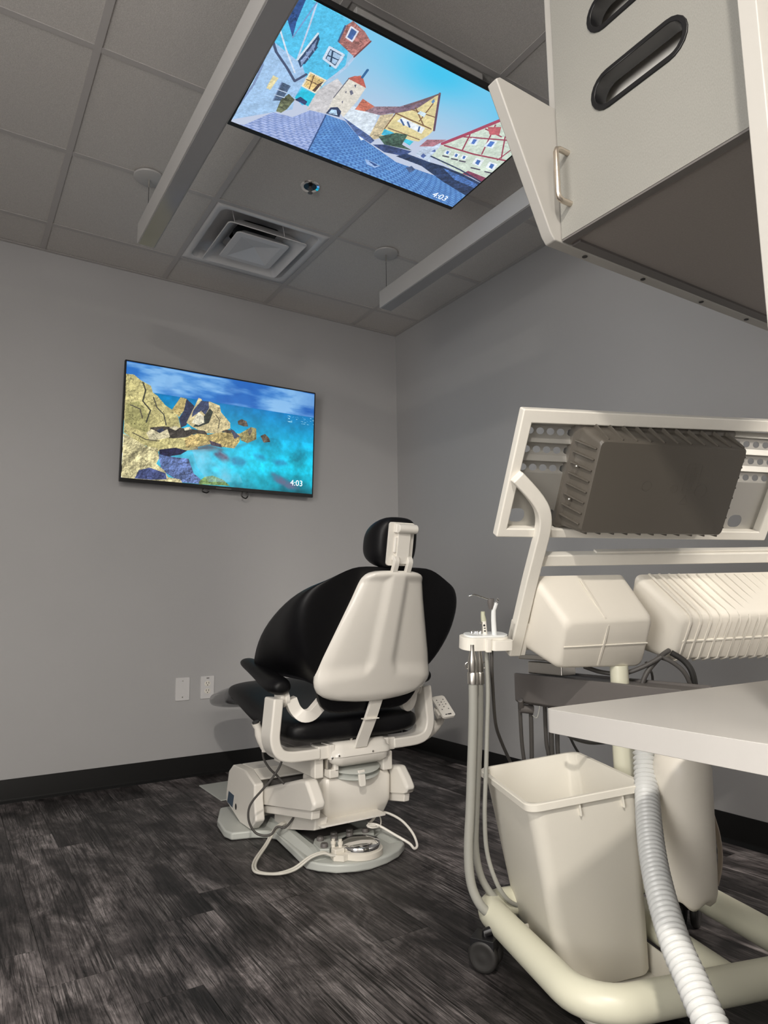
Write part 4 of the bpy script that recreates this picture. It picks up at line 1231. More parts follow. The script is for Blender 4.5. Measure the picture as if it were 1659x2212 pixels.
# resample by arc length
acc = [0]
for a, b in zip(sp_[:-1], sp_[1:]):
    acc.append(acc[-1] + (b - a).length)
N_ = int(acc[-1] / .0125)
pts, rad = [], []
j = 0
for k in range(N_ * 4):
    s_ = acc[-1] * k / (N_ * 4)
    while acc[j + 1] < s_:
        j += 1
    f_ = (s_ - acc[j]) / (acc[j + 1] - acc[j])
    pts.append(sp_[j].lerp(sp_[j + 1], f_))
    rad.append((.0200, .0252, .0276, .0240)[k % 4])
tag(MB().tube(pts, rad, 22).build('corrugated_hose', M_CORR, smooth=True, angle=89), 'white corrugated suction hose running down past the waste bin and over the cart base', 'hose')

# waste bin, leaning a little against the left rail
phi, al = -.40, .115
a_ = Vector((math.cos(phi), math.sin(phi), 0)); b_ = Vector((-math.sin(phi), math.cos(phi), 0))
ba = a_ * math.cos(al) + Z * math.sin(al)
bz = a_ * -math.sin(al) + Z * math.cos(al)
BN = at(1140, 1742, 1.521)                                           # near left corner of the rim
BL1, BL2, BH = .296, .372, .425
MBN = frame(BN, ba, b_, bz)
bin_ = thing('waste_bin', 'tall open cream plastic waste bin leaning in the base of the cart', 'bin', ST(.92, 1.5, .03))


def brr(d, z, r, e=0.0):
    return [MBN @ Vector((x, y, z)) for x, y in rrect(d - e, d - e, BL1 - d + e, BL2 - d + e, r, 6)]


g = MB()
outer = [brr(.042, -BH, .03), brr(.038, -BH + .006, .034), brr(.012, -.028, .034), brr(.010, -.016, .034), brr(.0, -.016, .030), brr(.0, -.002, .030), brr(.002, .0, .030), brr(.010, .0, .028), brr(.013, -.004, .030), brr(.040, -BH + .010, .032)]
g.loft(outer).build('bin_body', M_BIN, bin_, smooth=True, angle=40)
for x in (.125, .232):
    g = MB().box(x - .002, x + .002, .004, .016, -.045, -.016, MBN)
    g.build('rim_rib', M_BIN, bin_, bevel=.001)

# instruments in the holder
sy = thing('air_water_syringe', 'air water syringe with a bent steel tip standing in the instrument holder', 'dental instrument', at(1068, 1368, 1.77))
MB().tube([at(1068, 1372, 1.77), at(1066, 1340, 1.77), at(1066, 1318, 1.77), at(1071, 1302, 1.77)], [.0068, .0065, .0062, .0066], 14).build('handle', M_CLEAR, sy, smooth=True)
MB().tube([at(1060, 1316, 1.765), at(1060, 1304, 1.765), at(1060, 1293, 1.765)], [.0045, .0085, .0088], 14).build('head', M_BEAM, sy, smooth=True)
MB().tube([at(1072, 1296, 1.77), at(1075, 1298, 1.77)], .0075, 12).build('button', M_CHROME, sy, smooth=True)
MB().tube([at(1058, 1295, 1.762), at(1040, 1289, 1.755), at(1023, 1284, 1.75), at(1012, 1288, 1.748)], [.0027, .0025, .0024, .0018], 10).build('steel_tip', M_CHROME, sy, smooth=True)
MB().tube([at(1062, 1395, 1.76), at(1062, 1440, 1.76), at(1064, 1480, 1.80), at(1070, 1560, 1.90), at(1082, 1600, 1.96), at(1104, 1650, 2.02), at(1125, 1700, 2.05)], .0048, 10, sub=6).build('hose', M_HOSED, sy, smooth=True)
cu = thing('curing_handpiece', 'short pale green tipped handpiece with printed markings standing in the instrument holder', 'dental instrument', at(1045, 1368, 1.78))
MB().tube([at(1048, 1370, 1.775), at(1045, 1341, 1.775)], .0062, 14).build('sleeve', M_WHITE, cu, smooth=True)
MB().tube([at(1045, 1341, 1.775), at(1044, 1335, 1.775), at(1043, 1328, 1.775), at(1043, 1321, 1.775)], [.0072, .0066, .0056, .0054], 14).build('tip', M_PALEGREEN, cu, smooth=True)
MB().tube([at(1042, 1345, 1.772), at(1037, 1346, 1.77)], .002, 8).tube([at(1041.5, 1346, 1.772), at(1042, 1366, 1.772)], .0015, 8).build('lever', M_STEEL, cu, smooth=True)
for u, v, hh in ((1046, 1351, .006), (1047, 1357, .003), (1047.5, 1363, .004)):
    p = at(u, v, 1.7685)
    MB().prism(circle(0, 0, .0028, hh / 2, 10), 0, .0006, frame(p, RIGHT, UP, -FWD)).build('marking', M_PRINT, cu)
MB().tube([at(1050, 1395, 1.76), at(1052, 1440, 1.76), at(1054, 1500, 1.76), at(1052, 1580, 1.76), at(1050, 1660, 1.755), at(1047, 1760, 1.75), at(1052, 1840, 1.75), at(1072, 1905, 1.74), at(1098, 1945, 1.75), at(1130, 1960, 1.78)], .0058, 10, sub=6).build('hose', M_HOSEG, cu, smooth=True)
for nm, lab, u, dd, pts in (
    ('high_volume_evacuator', 'thick grey hose with a large steel valve, foremost under the instrument holder', 1021, 1.735,
     [(1022, 1474, 1.735), (1022, 1540, 1.735), (1020, 1620, 1.735), (1016, 1740, 1.73), (1012, 1840, 1.72), (1018, 1910, 1.71), (1040, 1958, 1.70), (1070, 1978, 1.71), (1110, 1985, 1.76)]),
    ('saliva_ejector', 'thinner grey hose with a steel valve, second behind the foremost hose', 1036, 1.775,
     [(1036, 1472, 1.775), (1036, 1560, 1.775), (1032, 1660, 1.775), (1028, 1760, 1.77), (1027, 1830, 1.765), (1038, 1890, 1.76), (1062, 1932, 1.755), (1092, 1955, 1.77), (1120, 1965, 1.80)]),
):
    big = u == 1021
    q = thing(nm, lab, 'suction hose', at(u, 1440, dd))
    k_ = 1.0 if big else .8
    pa, pb = at(u - 1, 1392, dd), at(u + 1, 1476, dd)
    Mq = axis_frame(pa, pb)
    L_ = (pb - pa).length
    MB().lathe([(.0065 * k_, 0), (.0065 * k_, L_ * .16), (.0105 * k_, L_ * .36), (.0122 * k_, L_ * .46), (.0122 * k_, L_ * .66), (.0115 * k_, L_ * .70), (.0140 * k_, L_ * .73), (.0140 * k_, L_), (.010 * k_, L_)], 24, Mq).build('valve', M_STEEL, q, smooth=True, angle=40)
    sd = -1 if big else 1
    MB().tube([Mq @ Vector((0, 0, 0)) + RIGHT * sd * .0115 + UP * -.046, Mq @ Vector((0, 0, 0)) + RIGHT * sd * .0165 + UP * -.050, Mq @ Vector((0, 0, 0)) + RIGHT * sd * .0150 + UP * -.060, Mq @ Vector((0, 0, 0)) + RIGHT * sd * .0118 + UP * -.062], .002, 8, sub=4).build('valve_lever', M_STEEL, q, smooth=True)
    MB().tube([at(*p) for p in pts], .0118 if big else .0095, 14, sub=6).build('hose', M_HOSEG, q, smooth=True)

# ------------------------------------------------------------------ dental chair (its long axis runs along +y, towards the back wall)
XC = 1.315
ch = thing('dental_chair', 'white dental chair with black upholstery, its back turned to the room', 'dental chair', (XC, 2.5, 0))
I4 = Matrix.Identity(4)
# floor plate with raised rails
bp_ = [(1.105, 2.150), (1.150, 2.100), (1.205, 2.074), (1.265, 2.066), (1.335, 2.078), (1.400, 2.105), (1.455, 2.150), (1.475, 2.195), (1.450, 2.40), (1.455, 2.53), (1.49, 2.575), (1.575, 2.60), (1.605, 2.65), (1.60, 2.80), (1.535, 2.955), (1.05, 2.955), (.985, 2.80), (.964, 2.66), (.976, 2.612), (1.052, 2.590), (1.095, 2.560), (1.118, 2.520), (1.100, 2.35), (1.083, 2.195)]
base = MB().prism(bp_, .001, .030).build('base_plate', M_GREYW, ch, bevel=.008, seg=3, angle=50)
for x0, x1, x2, x3 in ((1.105, 1.165, 1.120, 1.175), (1.405, 1.463, 1.395, 1.445)):
    MB().loft([[Vector((a, y, .03)), Vector((a + .018, y, z)), Vector((b - .018, y, z)), Vector((b, y, .03))] for y, a, b, z in ((2.17, x0, x1, .032), (2.25, x0, x1, .048), (2.55, x2, x3, .060), (2.62, x2, x3, .060))]).build('base_rail', M_GREYW, base, bevel=.004)
MB().box(1.19, 1.39, 2.29, 2.55, .030, .034).build('painted_rail_shade', M_BEAM, base)  # dark sheet painted in for the shade between the base rails
# valve block with caps on the plate
jb = MB().prism([(1.135, 2.192), (1.165, 2.178), (1.195, 2.215), (1.235, 2.236), (1.38, 2.236), (1.395, 2.262), (1.37, 2.302), (1.17, 2.302), (1.145, 2.262)], .030, .056).build('valve_block', M_GREYW, base, bevel=.003)
for x, y in ((1.178, 2.272), (1.158, 2.204), (1.240, 2.286), (1.222, 2.250), (1.305, 2.286), (1.285, 2.252), (1.356, 2.258)):
    MB().lathe([(.013, 0), (.013, .010), (.011, .013), (.0001, .013)], 16, Matrix.Translation((x, y, .056))).build('cap', M_BEAM, jb, smooth=True, angle=50)
# rear motor housing: U-shaped hood open to the front
rear = MB()
prof = [(2.560, .06), (2.545, .075), (2.565, .150), (2.562, .205), (2.66, .238), (2.80, .236), (2.845, .205), (2.872, .11), (2.868, .075), (2.72, .032), (2.60, .032)]
for x0, x1 in ((1.045, 1.085), (1.535, 1.575)):
    rear.prism(prof, x0, x1, frame(Vector((0, 0, 0)), Vector((0, 1, 0)), Vector((0, 0, 1)), Vector((1, 0, 0))))
rear.prism([(2.665, .238), (2.80, .236), (2.845, .205), (2.872, .11), (2.868, .075), (2.82, .05), (2.665, .05)], 1.083, 1.537, frame(Vector((0, 0, 0)), Vector((0, 1, 0)), Vector((0, 0, 1)), Vector((1, 0, 0))))
rear.prism([(2.600, .212), (2.668, .238), (2.668, .222), (2.61, .200)], 1.083, 1.537, frame(Vector((0, 0, 0)), Vector((0, 1, 0)), Vector((0, 0, 1)), Vector((1, 0, 0))))
rh = rear.build('motor_housing', M_SHELL, ch, bevel=.012, seg=3, angle=25)
Ml = frame(Vector((1.0445, 0, 0)), Vector((0, -1, 0)), Vector((0, 0, 1)), Vector((-1, 0, 0)))
MB().prism([(-2.835, .125), (-2.775, .120), (-2.790, .070), (-2.850, .080)], 0, .001, Ml).build('rating_label', M_LABEL, rh)
MB().prism(circle(-2.752, .082, .009, .012, 14), 0, .0008, Ml).build('port_hole', M_PRINT, rh)
# lift arms: upper cover and lower link on each side
YZ = frame(Vector((0, 0, 0)), Vector((0, 1, 0)), Vector((0, 0, 1)), Vector((1, 0, 0)))
for x0, x1 in ((1.090, 1.140), (1.470, 1.512)):
    MB().prism([(2.66, .105), (2.66, .165), (2.60, .180), (2.27, .275), (2.215, .283), (2.175, .245), (2.150, .215), (2.162, .192)], x0, x1, YZ).build('lift_arm_cover', M_SHELL, ch, bevel=.014, seg=3, angle=30)
    MB().prism([(2.64, .090), (2.62, .110), (2.20, .190), (2.180, .186), (2.185, .158), (2.60, .085)], x0 + .008, x1 - .008, YZ).build('lift_link', M_SHELL, ch, bevel=.004)
MB().prism([(2.58, .055), (2.58, .10), (2.30, .150), (2.225, .145), (2.235, .105), (2.45, .055)], 1.135, 1.185, YZ).build('lower_cover', M_SHELL, ch, bevel=.006)
MB().box(1.145, 1.465, 2.40, 2.66, .10, .20).build('inner_mechanism', M_BEAM, ch)
# front pedestal cover
def rrz(x0, y0, x1, y1, r, z, n=5):
    return [Vector((x, y, z)) for x, y in rrect(x0, y0, x1, y1, r, n)]


pc = MB().loft([rrz(1.200, 2.285, 1.450, 2.44, .012, .094), rrz(1.186, 2.262, 1.462, 2.44, .018, .135), rrz(1.184, 2.245, 1.464, 2.44, .022, .160), rrz(1.182, 2.245, 1.466, 2.44, .022, .245), rrz(1.188, 2.252, 1.460, 2.44, .02, .263), rrz(1.20, 2.265, 1.45, 2.43, .018, .268)]).build('pedestal_cover', M_SHELL, ch, smooth=True, angle=35)
MB().prism(rrect(1.150, 2.205, 1.415, 2.30, .008), .118, .124, Matrix.Translation((0, 0, 0))).build('lower_flap', M_SHELL, ch, bevel=.002)
MB().lathe([(.006, 0), (.006, .006), (.003, .008), (.0001, .008)], 12, frame(Vector((1.183, 2.27, .125)), Vector((0, 1, 0)), Vector((0, 0, 1)), Vector((-1, 0, 0)))).build('bolt', M_NICKEL, pc, smooth=True)
# upper carriage
MB().loft([rrz(1.165, 2.30, 1.475, 2.66, .01, .262), rrz(1.165, 2.30, 1.475, 2.66, .01, .335)]).build('carriage_block', M_SHELL, ch, bevel=.004)
MB().box(1.150, 1.186, 2.262, 2.300, .268, .362).build('carriage_post', M_SHELL, ch, bevel=.005)
hk = MB()
hk.box(1.194, 1.232, 2.232, 2.275, .270, .300).box(1.214, 1.232, 2.232, 2.275, .29, .355).box(1.190, 1.232, 2.232, 2.275, .338, .358)
hk.build('locking_bracket', M_SHELL, ch, bevel=.004)
MB().box(1.19, 1.205, 2.24, 2.27, .300, .338).build('lock_pin', M_STEEL, ch, bevel=.002)
MB().box(1.420, 1.462, 2.232, 2.28, .268, .336).box(1.395, 1.462, 2.236, 2.28, .318, .336).build('carriage_post', M_SHELL, ch, bevel=.005)
Mr = frame(Vector((1.325, 2.315, .276)), Vector((1, 0, 0)), Vector((0, .985, .17)), Vector((0, -.17, .985)))
MB().lathe([(.05, -.008), (.108, -.006), (.112, -.002), (.108, .002), (.095, .004), (.094, .012), (.108, .016), (.112, .020), (.106, .024), (.05, .026)], 44, Mr).build('swivel_ring', M_GREYW, ch, smooth=True, angle=40)
MB().prism([(-.014, 0), (.014, 0), (.013, -.050), (.010, -.056), (-.010, -.056), (-.013, -.050)], 0, .010, frame(Vector((1.312, 2.218, .288)), Vector((1, 0, 0)), Vector((0, .20, .98)), Vector((0, -.98, .20)))).build('release_lever', M_SHELL, ch, bevel=.003)
# knee-joint cover under the back: lower tray and upper hood with a hump at its left
MB().loft([rrz(1.225, 2.230, 1.425, 2.42, .03, .306), rrz(1.198, 2.200, 1.440, 2.43, .04, .325), rrz(1.196, 2.198, 1.442, 2.43, .04, .345)]).build('joint_tray', M_SHELL, ch, smooth=True, angle=60)
g = MB()
g.loft([rrz(1.193, 2.194, 1.445, 2.43, .04, .346), rrz(1.194, 2.195, 1.444, 2.43, .04, .360), rrz(1.204, 2.206, 1.436, 2.43, .035, .368), rrz(1.206, 2.210, 1.434, 2.43, .034, .382), rrz(1.216, 2.222, 1.425, 2.42, .03, .392)])
g.loft([rrz(1.208, 2.26, 1.272, 2.43, .025, .386), rrz(1.210, 2.265, 1.268, 2.43, .025, .412), rrz(1.220, 2.28, 1.256, 2.42, .016, .420)])
jh = g.build('joint_hood', M_SHELL, ch, smooth=True, angle=60)
for x in (1.212, 1.352):
    MB().lathe([(.004, 0), (.003, .002), (.0001, .002)], 10, frame(Vector((x, 2.193, .353)), Vector((1, 0, 0)), Vector((0, 0, 1)), Vector((0, -1, 0)))).build('screw', M_STEEL, jh, smooth=True)
# strap from the joint up to the back shell
MB().strap([(1.306, 2.205, .372), (1.309, 2.195, .40), (1.322, 2.165, .47), (1.334, 2.135, .55)], .050, .012, (1, 0, 0), sub=3).build('back_strap', M_SHELL, ch, bevel=.002)
MB().box(1.292, 1.352, 2.148, 2.176, .474, .477).build('strap_band', M_WHITE, ch)
MB().tube([(1.285, 2.24, .385), (1.285, 2.235, .405), (1.290, 2.23, .412)], .006, 8).build('catch', M_STEEL, ch, smooth=True)
# armrest yokes, mirrored left and right
for sgn in (-1, 1):
    X = lambda d: XC + sgn * d
    pts = [(X(.318), 2.275, .562), (X(.322), 2.275, .52), (X(.327), 2.275, .47), (X(.330), 2.275, .43), (X(.322), 2.275, .395), (X(.302), 2.275, .372), (X(.268), 2.275, .362), (X(.215), 2.275, .360), (X(.155), 2.275, .360)]
    MB().strap(pts, .088, .038, (0, 1, 0), sub=4).build('armrest_yoke', M_SHELL, ch, bevel=.012, seg=3, angle=50)
    c = MB().box(min(X(.105), X(.125)), max(X(.105), X(.125)), 2.222, 2.33, .334, .388).build('yoke_clamp', M_SHELL, ch, bevel=.003)
    MB().lathe([(.006, 0), (.006, .003), (.003, .005), (.0001, .005)], 12, frame(Vector((X(.115), 2.222, .344)), Vector((1, 0, 0)), Vector((0, 0, 1)), Vector((0, -1, 0)))).build('bolt', M_CHROME, c, smooth=True)
    # hinge discs and S-shaped link up to the shell
    M_ = axis_frame((X(.305), 2.275, .556), (X(.2), 2.275, .556))
    MB().lathe([(.030, 0), (.030, .012), (.026, .014), (.026, .020), (.030, .022), (.030, .034), (.020, .036)], 28, M_).build('hinge', M_SHELL, ch, smooth=True, angle=40)
    MB().lathe([(.018, .034), (.018, .040), (.0001, .040)], 20, M_).build('hinge_cap', M_NICKEL, ch, smooth=True)
    MB().strap([(X(.262), 2.265, .556), (X(.250), 2.255, .520), (X(.228), 2.24, .498), (X(.202), 2.22, .502), (X(.182), 2.20, .530), (X(.160), 2.18, .560), (X(.125), 2.15, .575), (X(.08), 2.135, .58)], .030, .042, (0, 1, .1), sub=4).build('back_link', M_SHELL, ch, bevel=.008, angle=50)
MB().box(XC - .165, XC + .165, 2.235, 2.315, .338, .384).build('yoke_beam', M_SHELL, ch, bevel=.006)
MB().box(XC - .17, XC + .17, 2.29, 2.70, .352, .400).build('seat_carrier', M_BEAM, ch, bevel=.01)


# upholstery
def pad(name, rings, material, parent, sub=1, angle=80):
    return MB().loft(rings).build(name, material, parent, smooth=True, angle=angle, sub=sub)


def superring(cx, cy, rx, ry, z, e=2.6, n=32, tilt=0.0):
    out = []
    for k in range(n):
        a = 2 * PI * k / n
        c, s_ = math.cos(a), math.sin(a)
        y = ry * math.copysign(abs(s_) ** (2 / e), s_)
        out.append(Vector((cx + rx * math.copysign(abs(c) ** (2 / e), c), cy + y, z + tilt * y)))
    return out


# seat: rounded slab from the hinge to the knees, rising at the front
def xz_ring(y, half, z0, z1, e=3.2, n=28):
    out = []
    zc, hz = (z0 + z1) / 2, (z1 - z0) / 2
    for k in range(n):
        a = 2 * PI * k / n
        c, s_ = math.cos(a), math.sin(a)
        out.append(Vector((XC + half * math.copysign(abs(c) ** (2 / e), c), y, zc + hz * math.copysign(abs(s_) ** (2 / e), s_))))
    return out


pad('seat_pad', [xz_ring(y, hw, z0, z1) for y, hw, z0, z1 in ((2.215, .20, .42, .455), (2.225, .262, .398, .480), (2.26, .278, .390, .492), (2.40, .282, .390, .50), (2.55, .284, .402, .515), (2.66, .284, .43, .545), (2.76, .28, .455, .566), (2.84, .272, .475, .566), (2.90, .262, .48, .560), (2.94, .24, .485, .552))], M_VINYL, ch)
pad('leg_pad', [xz_ring(y, hw, z0, z1) for y, hw, z0, z1 in ((2.80, .20, .50, .535), (2.84, .238, .485, .548), (2.95, .235, .455, .545), (3.10, .225, .425, .515), (3.25, .21, .405, .485), (3.33, .19, .40, .465), (3.36, .16, .41, .45))], M_VINYL, ch)
pad('toe_cover', [xz_ring(y, hw, z0, z1) for y, hw, z0, z1 in ((2.93, .241, .449, .551), (2.94, .243, .447, .553), (3.10, .232, .417, .522), (3.25, .217, .397, .492), (3.34, .198, .392, .472), (3.385, .160, .40, .455), (3.395, .10, .41, .445))], M_TOE, ch)
# back upholstery: a C-shaped pad wrapping round the sitter
def back_ring(z, hr, hf, fwd, th, yb):
    """closed horizontal section: hr half width across the back, hf half width at the wing tips, fwd how far they reach forward"""
    n = 26
    outer, inner = [], []
    for k in range(n + 1):
        u = -1 + 2 * k / n
        a = abs(u)
        x = hr * math.sin(min(1, a / .72) * PI / 2) ** .9
        if a > .72:
            q = (a - .72) / .28
            x = hr + (hf - hr) * q * q * (3 - 2 * q)
        x = math.copysign(x, u)
        y = yb + fwd * max(0, (a - .52) / .48) ** 1.25
        outer.append(Vector((XC + x, y, z)))
        xi = math.copysign(max(0, abs(x) - th * min(1, a * 1.3) ** 2), u)
        inner.append(Vector((XC + xi, y + th * (1 - .75 * a ** 2), z)))
    return outer + inner[::-1]


br = []
for z, half, hf, fwd, th in ((.500, .13, .13, .01, .05), (.515, .175, .175, .02, .08), (.55, .205, .205, .03, .10), (.60, .215, .215, .04, .11), (.622, .224, .226, .05, .11), (.632, .236, .300, .33, .09), (.642, .250, .312, .395, .09), (.665, .276, .322, .405, .10), (.70, .304, .330, .385, .10), (.75, .330, .338, .345, .10), (.80, .346, .342, .290, .10), (.85, .347, .340, .218, .10), (.89, .338, .332, .150, .10), (.92, .320, .318, .095, .095), (.945, .294, .294, .042, .09), (.962, .252, .252, .01, .085), (.985, .21, .21, .0, .08), (1.005, .165, .165, .0, .07), (1.012, .12, .12, .0, .05)):
    yb = 2.150 - .36 * (z - .55)
    br.append(back_ring(z, half, hf, fwd, th, yb))
pad('back_pad', br, M_VINYL, ch, sub=1)
# stitched seams on the wings
# white back shell
NX, NZ = 44, 48
zs = [(.543, .085), (.548, .130), (.555, .165), (.565, .195), (.580, .218), (.600, .233), (.622, .239), (.65, .2365), (.70, .222), (.80, .186), (.90, .150), (.95, .134), (.970, .126), (.983, .114), (.992, .096), (.996, .075)]


def half_at(z):
    for (a, ha), (b, hb_) in zip(zs[:-1], zs[1:]):
        if a <= z <= b:
            return ha + (hb_ - ha) * (z - a) / (b - a)
    return zs[-1][1]


def sm(a, b, x):
    t_ = max(0, min(1, (x - a) / (b - a)))
    return t_ * t_ * (3 - 2 * t_)


g = MB()
zl = []
for i in range(NZ + 1):
    t_ = i / NZ
    zl.append(.543 + .453 * (t_ - .12 * math.sin(2 * PI * t_) / 2))
for z in zl:
    hf = half_at(z)
    for k in range(NX + 1):
        u = -1 + 2 * k / NX
        x = u * hf
        spine = .034 + .012 * (1 - (z - .55) / .45) + .03 * (1 - sm(.63, .69, z))
        raised = max(1 - sm(.625, .685, z + .10 * max(0, abs(x) - .06)), 1 - sm(spine - .016, spine + .020, abs(x)))
        raised = max(raised, sm(.955, .985, z))
        edge = max(0, (abs(u) - .80) / .20)
        yv = 2.118 - .375 * (z - .55) + .020 * abs(u) ** 2.5 - .013 * raised + .014 * edge ** 2
        yv += .012 * max(0, (.575 - z) / .032) ** 2 + .012 * max(0, (z - .978) / .018) ** 2
        g.v.append(Vector((XC + x, yv, z)))
for i in range(NZ):
    for k in range(NX):
        a = i * (NX + 1) + k
        g.f.append((a, a + 1, a + NX + 2, a + NX + 1))
sh = g.build('back_shell', M_SHELL, ch, smooth=True, angle=180)
me = sh.data
bm = bmesh.new(); bm.from_mesh(me)
for f in bm.faces:
    f.normal_update()
if sum(f.normal.y for f in bm.faces) > 0:
    bmesh.ops.reverse_faces(bm, faces=bm.faces)
# turn the rim back so that the shell reads as a thick moulding
edges = [e for e in bm.edges if e.is_boundary]
r = bmesh.ops.extrude_edge_only(bm, edges=edges)
nv = [v for v in r['geom'] if isinstance(v, bmesh.types.BMVert)]
for v in nv:
    c = Vector((XC, v.co.y, .77))
    v.co.y += .030
    v.co.x += (XC - v.co.x) * .03
bm.to_mesh(me); bm.free()
me.polygons.foreach_set('use_smooth', [True] * len(me.polygons))
me.set_sharp_from_angle(angle=math.radians(75))
# headrest
# headrest lies in a plane tipped back like the back
HA = math.radians(11)
HU = Vector((0, -math.sin(HA), math.cos(HA)))
HN = Vector((0, -math.cos(HA), -math.sin(HA)))
HO = Vector((XC + .002, 1.971, .996))
MH = frame(HO, Vector((1, 0, 0)), HU, HN)
rings = []
for d, sx, zc_, sz in ((-.150, .020, .070, .016), (-.146, .045, .071, .034), (-.128, .072, .074, .056), (-.10, .090, .079, .076), (-.065, .098, .085, .090), (-.03, .094, .091, .097), (-.008, .084, .094, .094), (.002, .074, .094, .086), (.006, .060, .094, .074)):
    rings.append([MH @ Vector((.95 * sx * math.copysign(abs(math.cos(a)) ** .62, math.cos(a)), zc_ + .004 + .95 * sz * math.copysign(abs(math.sin(a)) ** .7, math.sin(a)), d)) for a in [2 * PI * k / 32 for k in range(32)]])
pad('headrest_pad', rings, M_VINYL, ch)
hbk = MB().prism(rrect(-.052, .020, .052, .170, .010, 4), .004, .012, MH).build('headrest_bracket', M_SHELL, ch, bevel=.002)
MB().prism(rrect(-.020, .028, .030, .150, .004, 2), .010, .024, MH).build('bracket_plate', M_SHELL, hbk, bevel=.003)
MB().tube([MH @ Vector((-.030, .150, .026)), MH @ Vector((.050, .150, .026))], .0165, 20).build('roller', M_SHELL, hbk, bevel=.004, angle=50)
MB().box(-.034, .048, .134, .166, .008, .026, MH).build('roller_seat', M_SHELL, hbk, bevel=.004)
MB().box(-.030, -.018, .065, .120, .010, .020, MH).build('side_slider', M_SHELL, hbk, bevel=.004)
for x in (-.022, .034):
    MB().strap([MH @ Vector((x, -.016, .012)), MH @ Vector((x, .010, .020)), MH @ Vector((x, .034, .026)), MH @ Vector((x, .046, .020)), MH @ Vector((x, .048, .010))], .020, .016, (1, 0, 0), sub=4).build('bracket_leg', M_SHELL, hbk, bevel=.004, angle=50)
# armrests
for sgn in (-1, 1):
    rings = []
    for y, hw, z0, z1 in ((2.222, .018, .588, .612), (2.230, .033, .576, .626), (2.26, .042, .568, .638), (2.32, .043, .574, .642), (2.40, .040, .600, .658), (2.48, .038, .625, .676), (2.54, .036, .640, .684), (2.575, .028, .650, .682), (2.585, .014, .660, .674)):
        zc_, hz = (z0 + z1) / 2, (z1 - z0) / 2
        rings.append([Vector((XC + sgn * .305 + hw * math.cos(2 * PI * k / 20), y, zc_ + hz * math.sin(2 * PI * k / 20))) for k in range(20)])
    pad('armrest_pad', rings, M_VINYL, ch)
# touchpad on its curved stalk, right side
TO = at(958, 1525, 2.80)
tu = (at(945, 1503, 2.84) - at(972, 1547, 2.75)).normalized()
tx = (RIGHT * .92 + FWD * .40); tx = (tx - tu * tx.dot(tu)).normalized()
tz = tx.cross(tu)
if tz.dot(FWD) > 0:
    tz = -tz
MT = frame(TO, tx, tu, tz)
tp = MB().prism(rrect(-.030, -.058, .030, .058, .012, 5), -.010, .0, MT).build('touchpad', M_SHELL, ch, bevel=.003)
g = MB()
for r_ in range(5):
    for c_ in range(3):
        if (r_ + c_) % 2 == 0 or r_ in (1, 2):
            s_ = .0030 if (r_ + c_) % 2 == 0 else .0018
            g.prism([(-.015 + c_ * .015 - s_, .036 - r_ * .013 - s_), (-.015 + c_ * .015 + s_, .036 - r_ * .013 - s_), (-.015 + c_ * .015, .036 - r_ * .013 + s_)], 0, .0005, MT)
g.box(-.014, -.004, -.047, -.043, 0, .0005, MT).box(-.002, .014, -.048, -.042, 0, .0005, MT)
g.build('button_print', M_PRINT, tp)['kind'] = 'stuff'
MB().box(-.038, -.018, -.034, .0, -.034, -.010, MT).build('pad_clip', M_SHELL, tp, bevel=.004)
MB().tube([TO - tz * .02 - tx * .01, at(952, 1548, 2.84), at(938, 1572, 2.84), at(915, 1590, 2.82), at(885, 1600, 2.78)], [.026, .026, .026, .024, .022, .020], 16, sub=5).build('pad_stalk', M_SHELL, ch, smooth=True, angle=80)

# hand control hanging in a holder on the left yoke, with its long cable loop
sn = thing('hand_control', 'white hand control with dark button hanging at the left armrest on a looped grey cable', 'hand control', at(560, 1590, 2.62))
d = 2.50
MB().box(-.016, .016, -.018, .018, -.03, .018, frame(at(576, 1605, d + .01), RIGHT, FWD, UP)).build('holder', M_SHELL, sn, bevel=.004)
MB().tube([at(569, 1618, d), at(566, 1600, d), at(560, 1585, d), at(557, 1572, d), at(554, 1566, d), at(553, 1562, d)], [.009, .0185, .0175, .0135, .0155, .0165], 16).build('grip', M_SHELL, sn, smooth=True, angle=60)
MB().tube([at(553, 1563, d), at(552, 1558, d)], .013, 14).build('button', M_PRINT, sn, smooth=True)
MB().tube([at(567, 1618, d), at(570, 1640, d), at(584, 1662, d), at(598, 1675, d), at(620, 1700, d), at(640, 1720, d), at(646, 1733, d), at(640, 1755, d), at(628, 1775, d), at(615, 1788, d), at(604, 1786, d), at(596, 1788, d), at(586, 1802, d - .02), at(568, 1805, d - .02), at(550, 1797, d - .02), at(538, 1775, d - .02), at(537, 1750, d - .02), at(546, 1730, d - .02), at(565, 1708, d - .02), at(585, 1685, d - .02), at(602, 1660, d - .015), at(610, 1640, d), at(614, 1622, d + .03)], .0042, 8, sub=5).build('cable', M_HOSED, sn, smooth=True, angle=80)

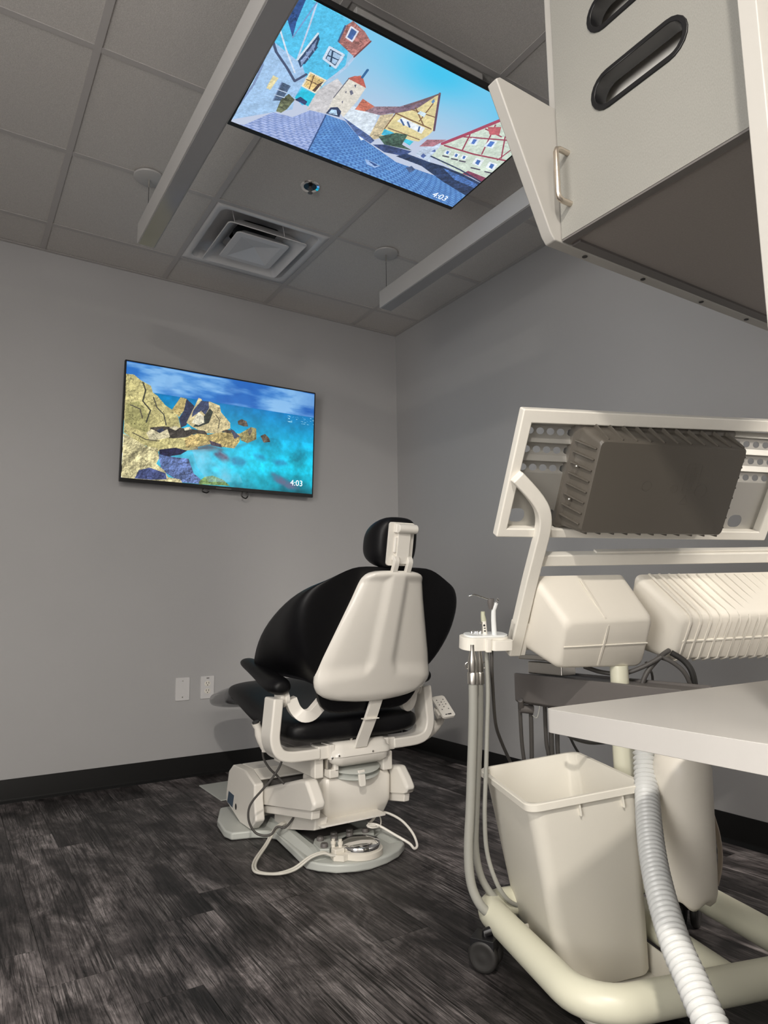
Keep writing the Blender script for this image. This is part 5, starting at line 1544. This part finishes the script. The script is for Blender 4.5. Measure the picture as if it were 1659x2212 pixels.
# foot control resting on the chair's floor plate
fc = thing('foot_control', 'round chrome foot pedal with cream rim and cords, on the floor plate of the chair', 'foot control', (1.292, 2.15, .03))
fx, fy = 1.268, 2.150
ol = []
for k in range(25):
    a = math.radians(-150 + 255 * k / 24)
    ol.append((fx + .080 * math.cos(a), fy + .080 * math.sin(a)))
ol += [(1.195, 2.192), (1.160, 2.162), (1.155, 2.132), (1.180, 2.107)]
MB().prism(ol, .0305, .050).build('pedal_rim', M_CREAMP, fc, bevel=.006, angle=50)
MB().lathe([(.070, .0), (.072, .004), (.072, .016), (.068, .021), (.04, .027), (.001, .029)], 48, Matrix.Translation((fx, fy, .050))).build('pedal_disc', M_CHROME, fc, smooth=True, angle=40)
MB().box(1.160, 1.198, 2.130, 2.162, .048, .066).build('cord_housing', M_CREAMP, fc, bevel=.005)
for x, y in ((1.172, 2.165), (1.190, 2.148)):
    MB().lathe([(.007, 0), (.007, .012), (.009, .013), (.009, .020), (.006, .021), (.006, .028), (.0001, .029)], 14, Matrix.Translation((x, y, .062))).build('adjuster', M_CREAMP, fc, smooth=True, angle=50)
for k in range(2):
    e = .012 * k
    MB().tube([(1.165, 2.143 - e, .048), (1.148, 2.146 - e, .050), (1.13, 2.165 - e, .055), (1.09, 2.180 - e, .045), (1.04, 2.195 - e * 1.2, .015), (.985, 2.205 - e * 1.5, .0065 + e * .3), (.945 - e * .6, 2.235, .007), (.938 - e * .8, 2.275, .008), (.965 - e * .5, 2.335 + e * .6, .012), (1.03, 2.405 + e, .030), (1.09, 2.45 + e, .066), (1.15, 2.47 + e, .078), (1.22, 2.49 + e, .085)], .0043, 10, sub=6).build('cord', M_CORD, fc, smooth=True, angle=80)
MB().tube([(1.352, 2.235, .085), (1.375, 2.262, .082), (1.40, 2.275, .088), (1.44, 2.30, .10), (1.475, 2.29, .095), (1.505, 2.24, .075), (1.512, 2.18, .045), (1.500, 2.135, .018), (1.48, 2.125, .012), (1.465, 2.135, .030), (1.43, 2.175, .055), (1.39, 2.225, .082), (1.358, 2.245, .088)], .0048, 10, sub=6).build('white_cord', M_SHELL, fc, smooth=True, angle=80)
MB().tube([(1.352, 2.235, .084), (1.345, 2.222, .086), (1.36, 2.21, .082), (1.40, 2.225, .08), (1.43, 2.275, .092), (1.425, 2.315, .105), (1.38, 2.34, .10), (1.32, 2.35, .09)], .0030, 8, sub=6).build('white_cord', M_SHELL, fc, smooth=True, angle=80)
MB().lathe([(.006, 0), (.006, .03), (.001, .032)], 10, axis_frame((1.352, 2.236, .082), (1.39, 2.228, .082))).build('cord_tie', M_SHELL, fc, smooth=True)
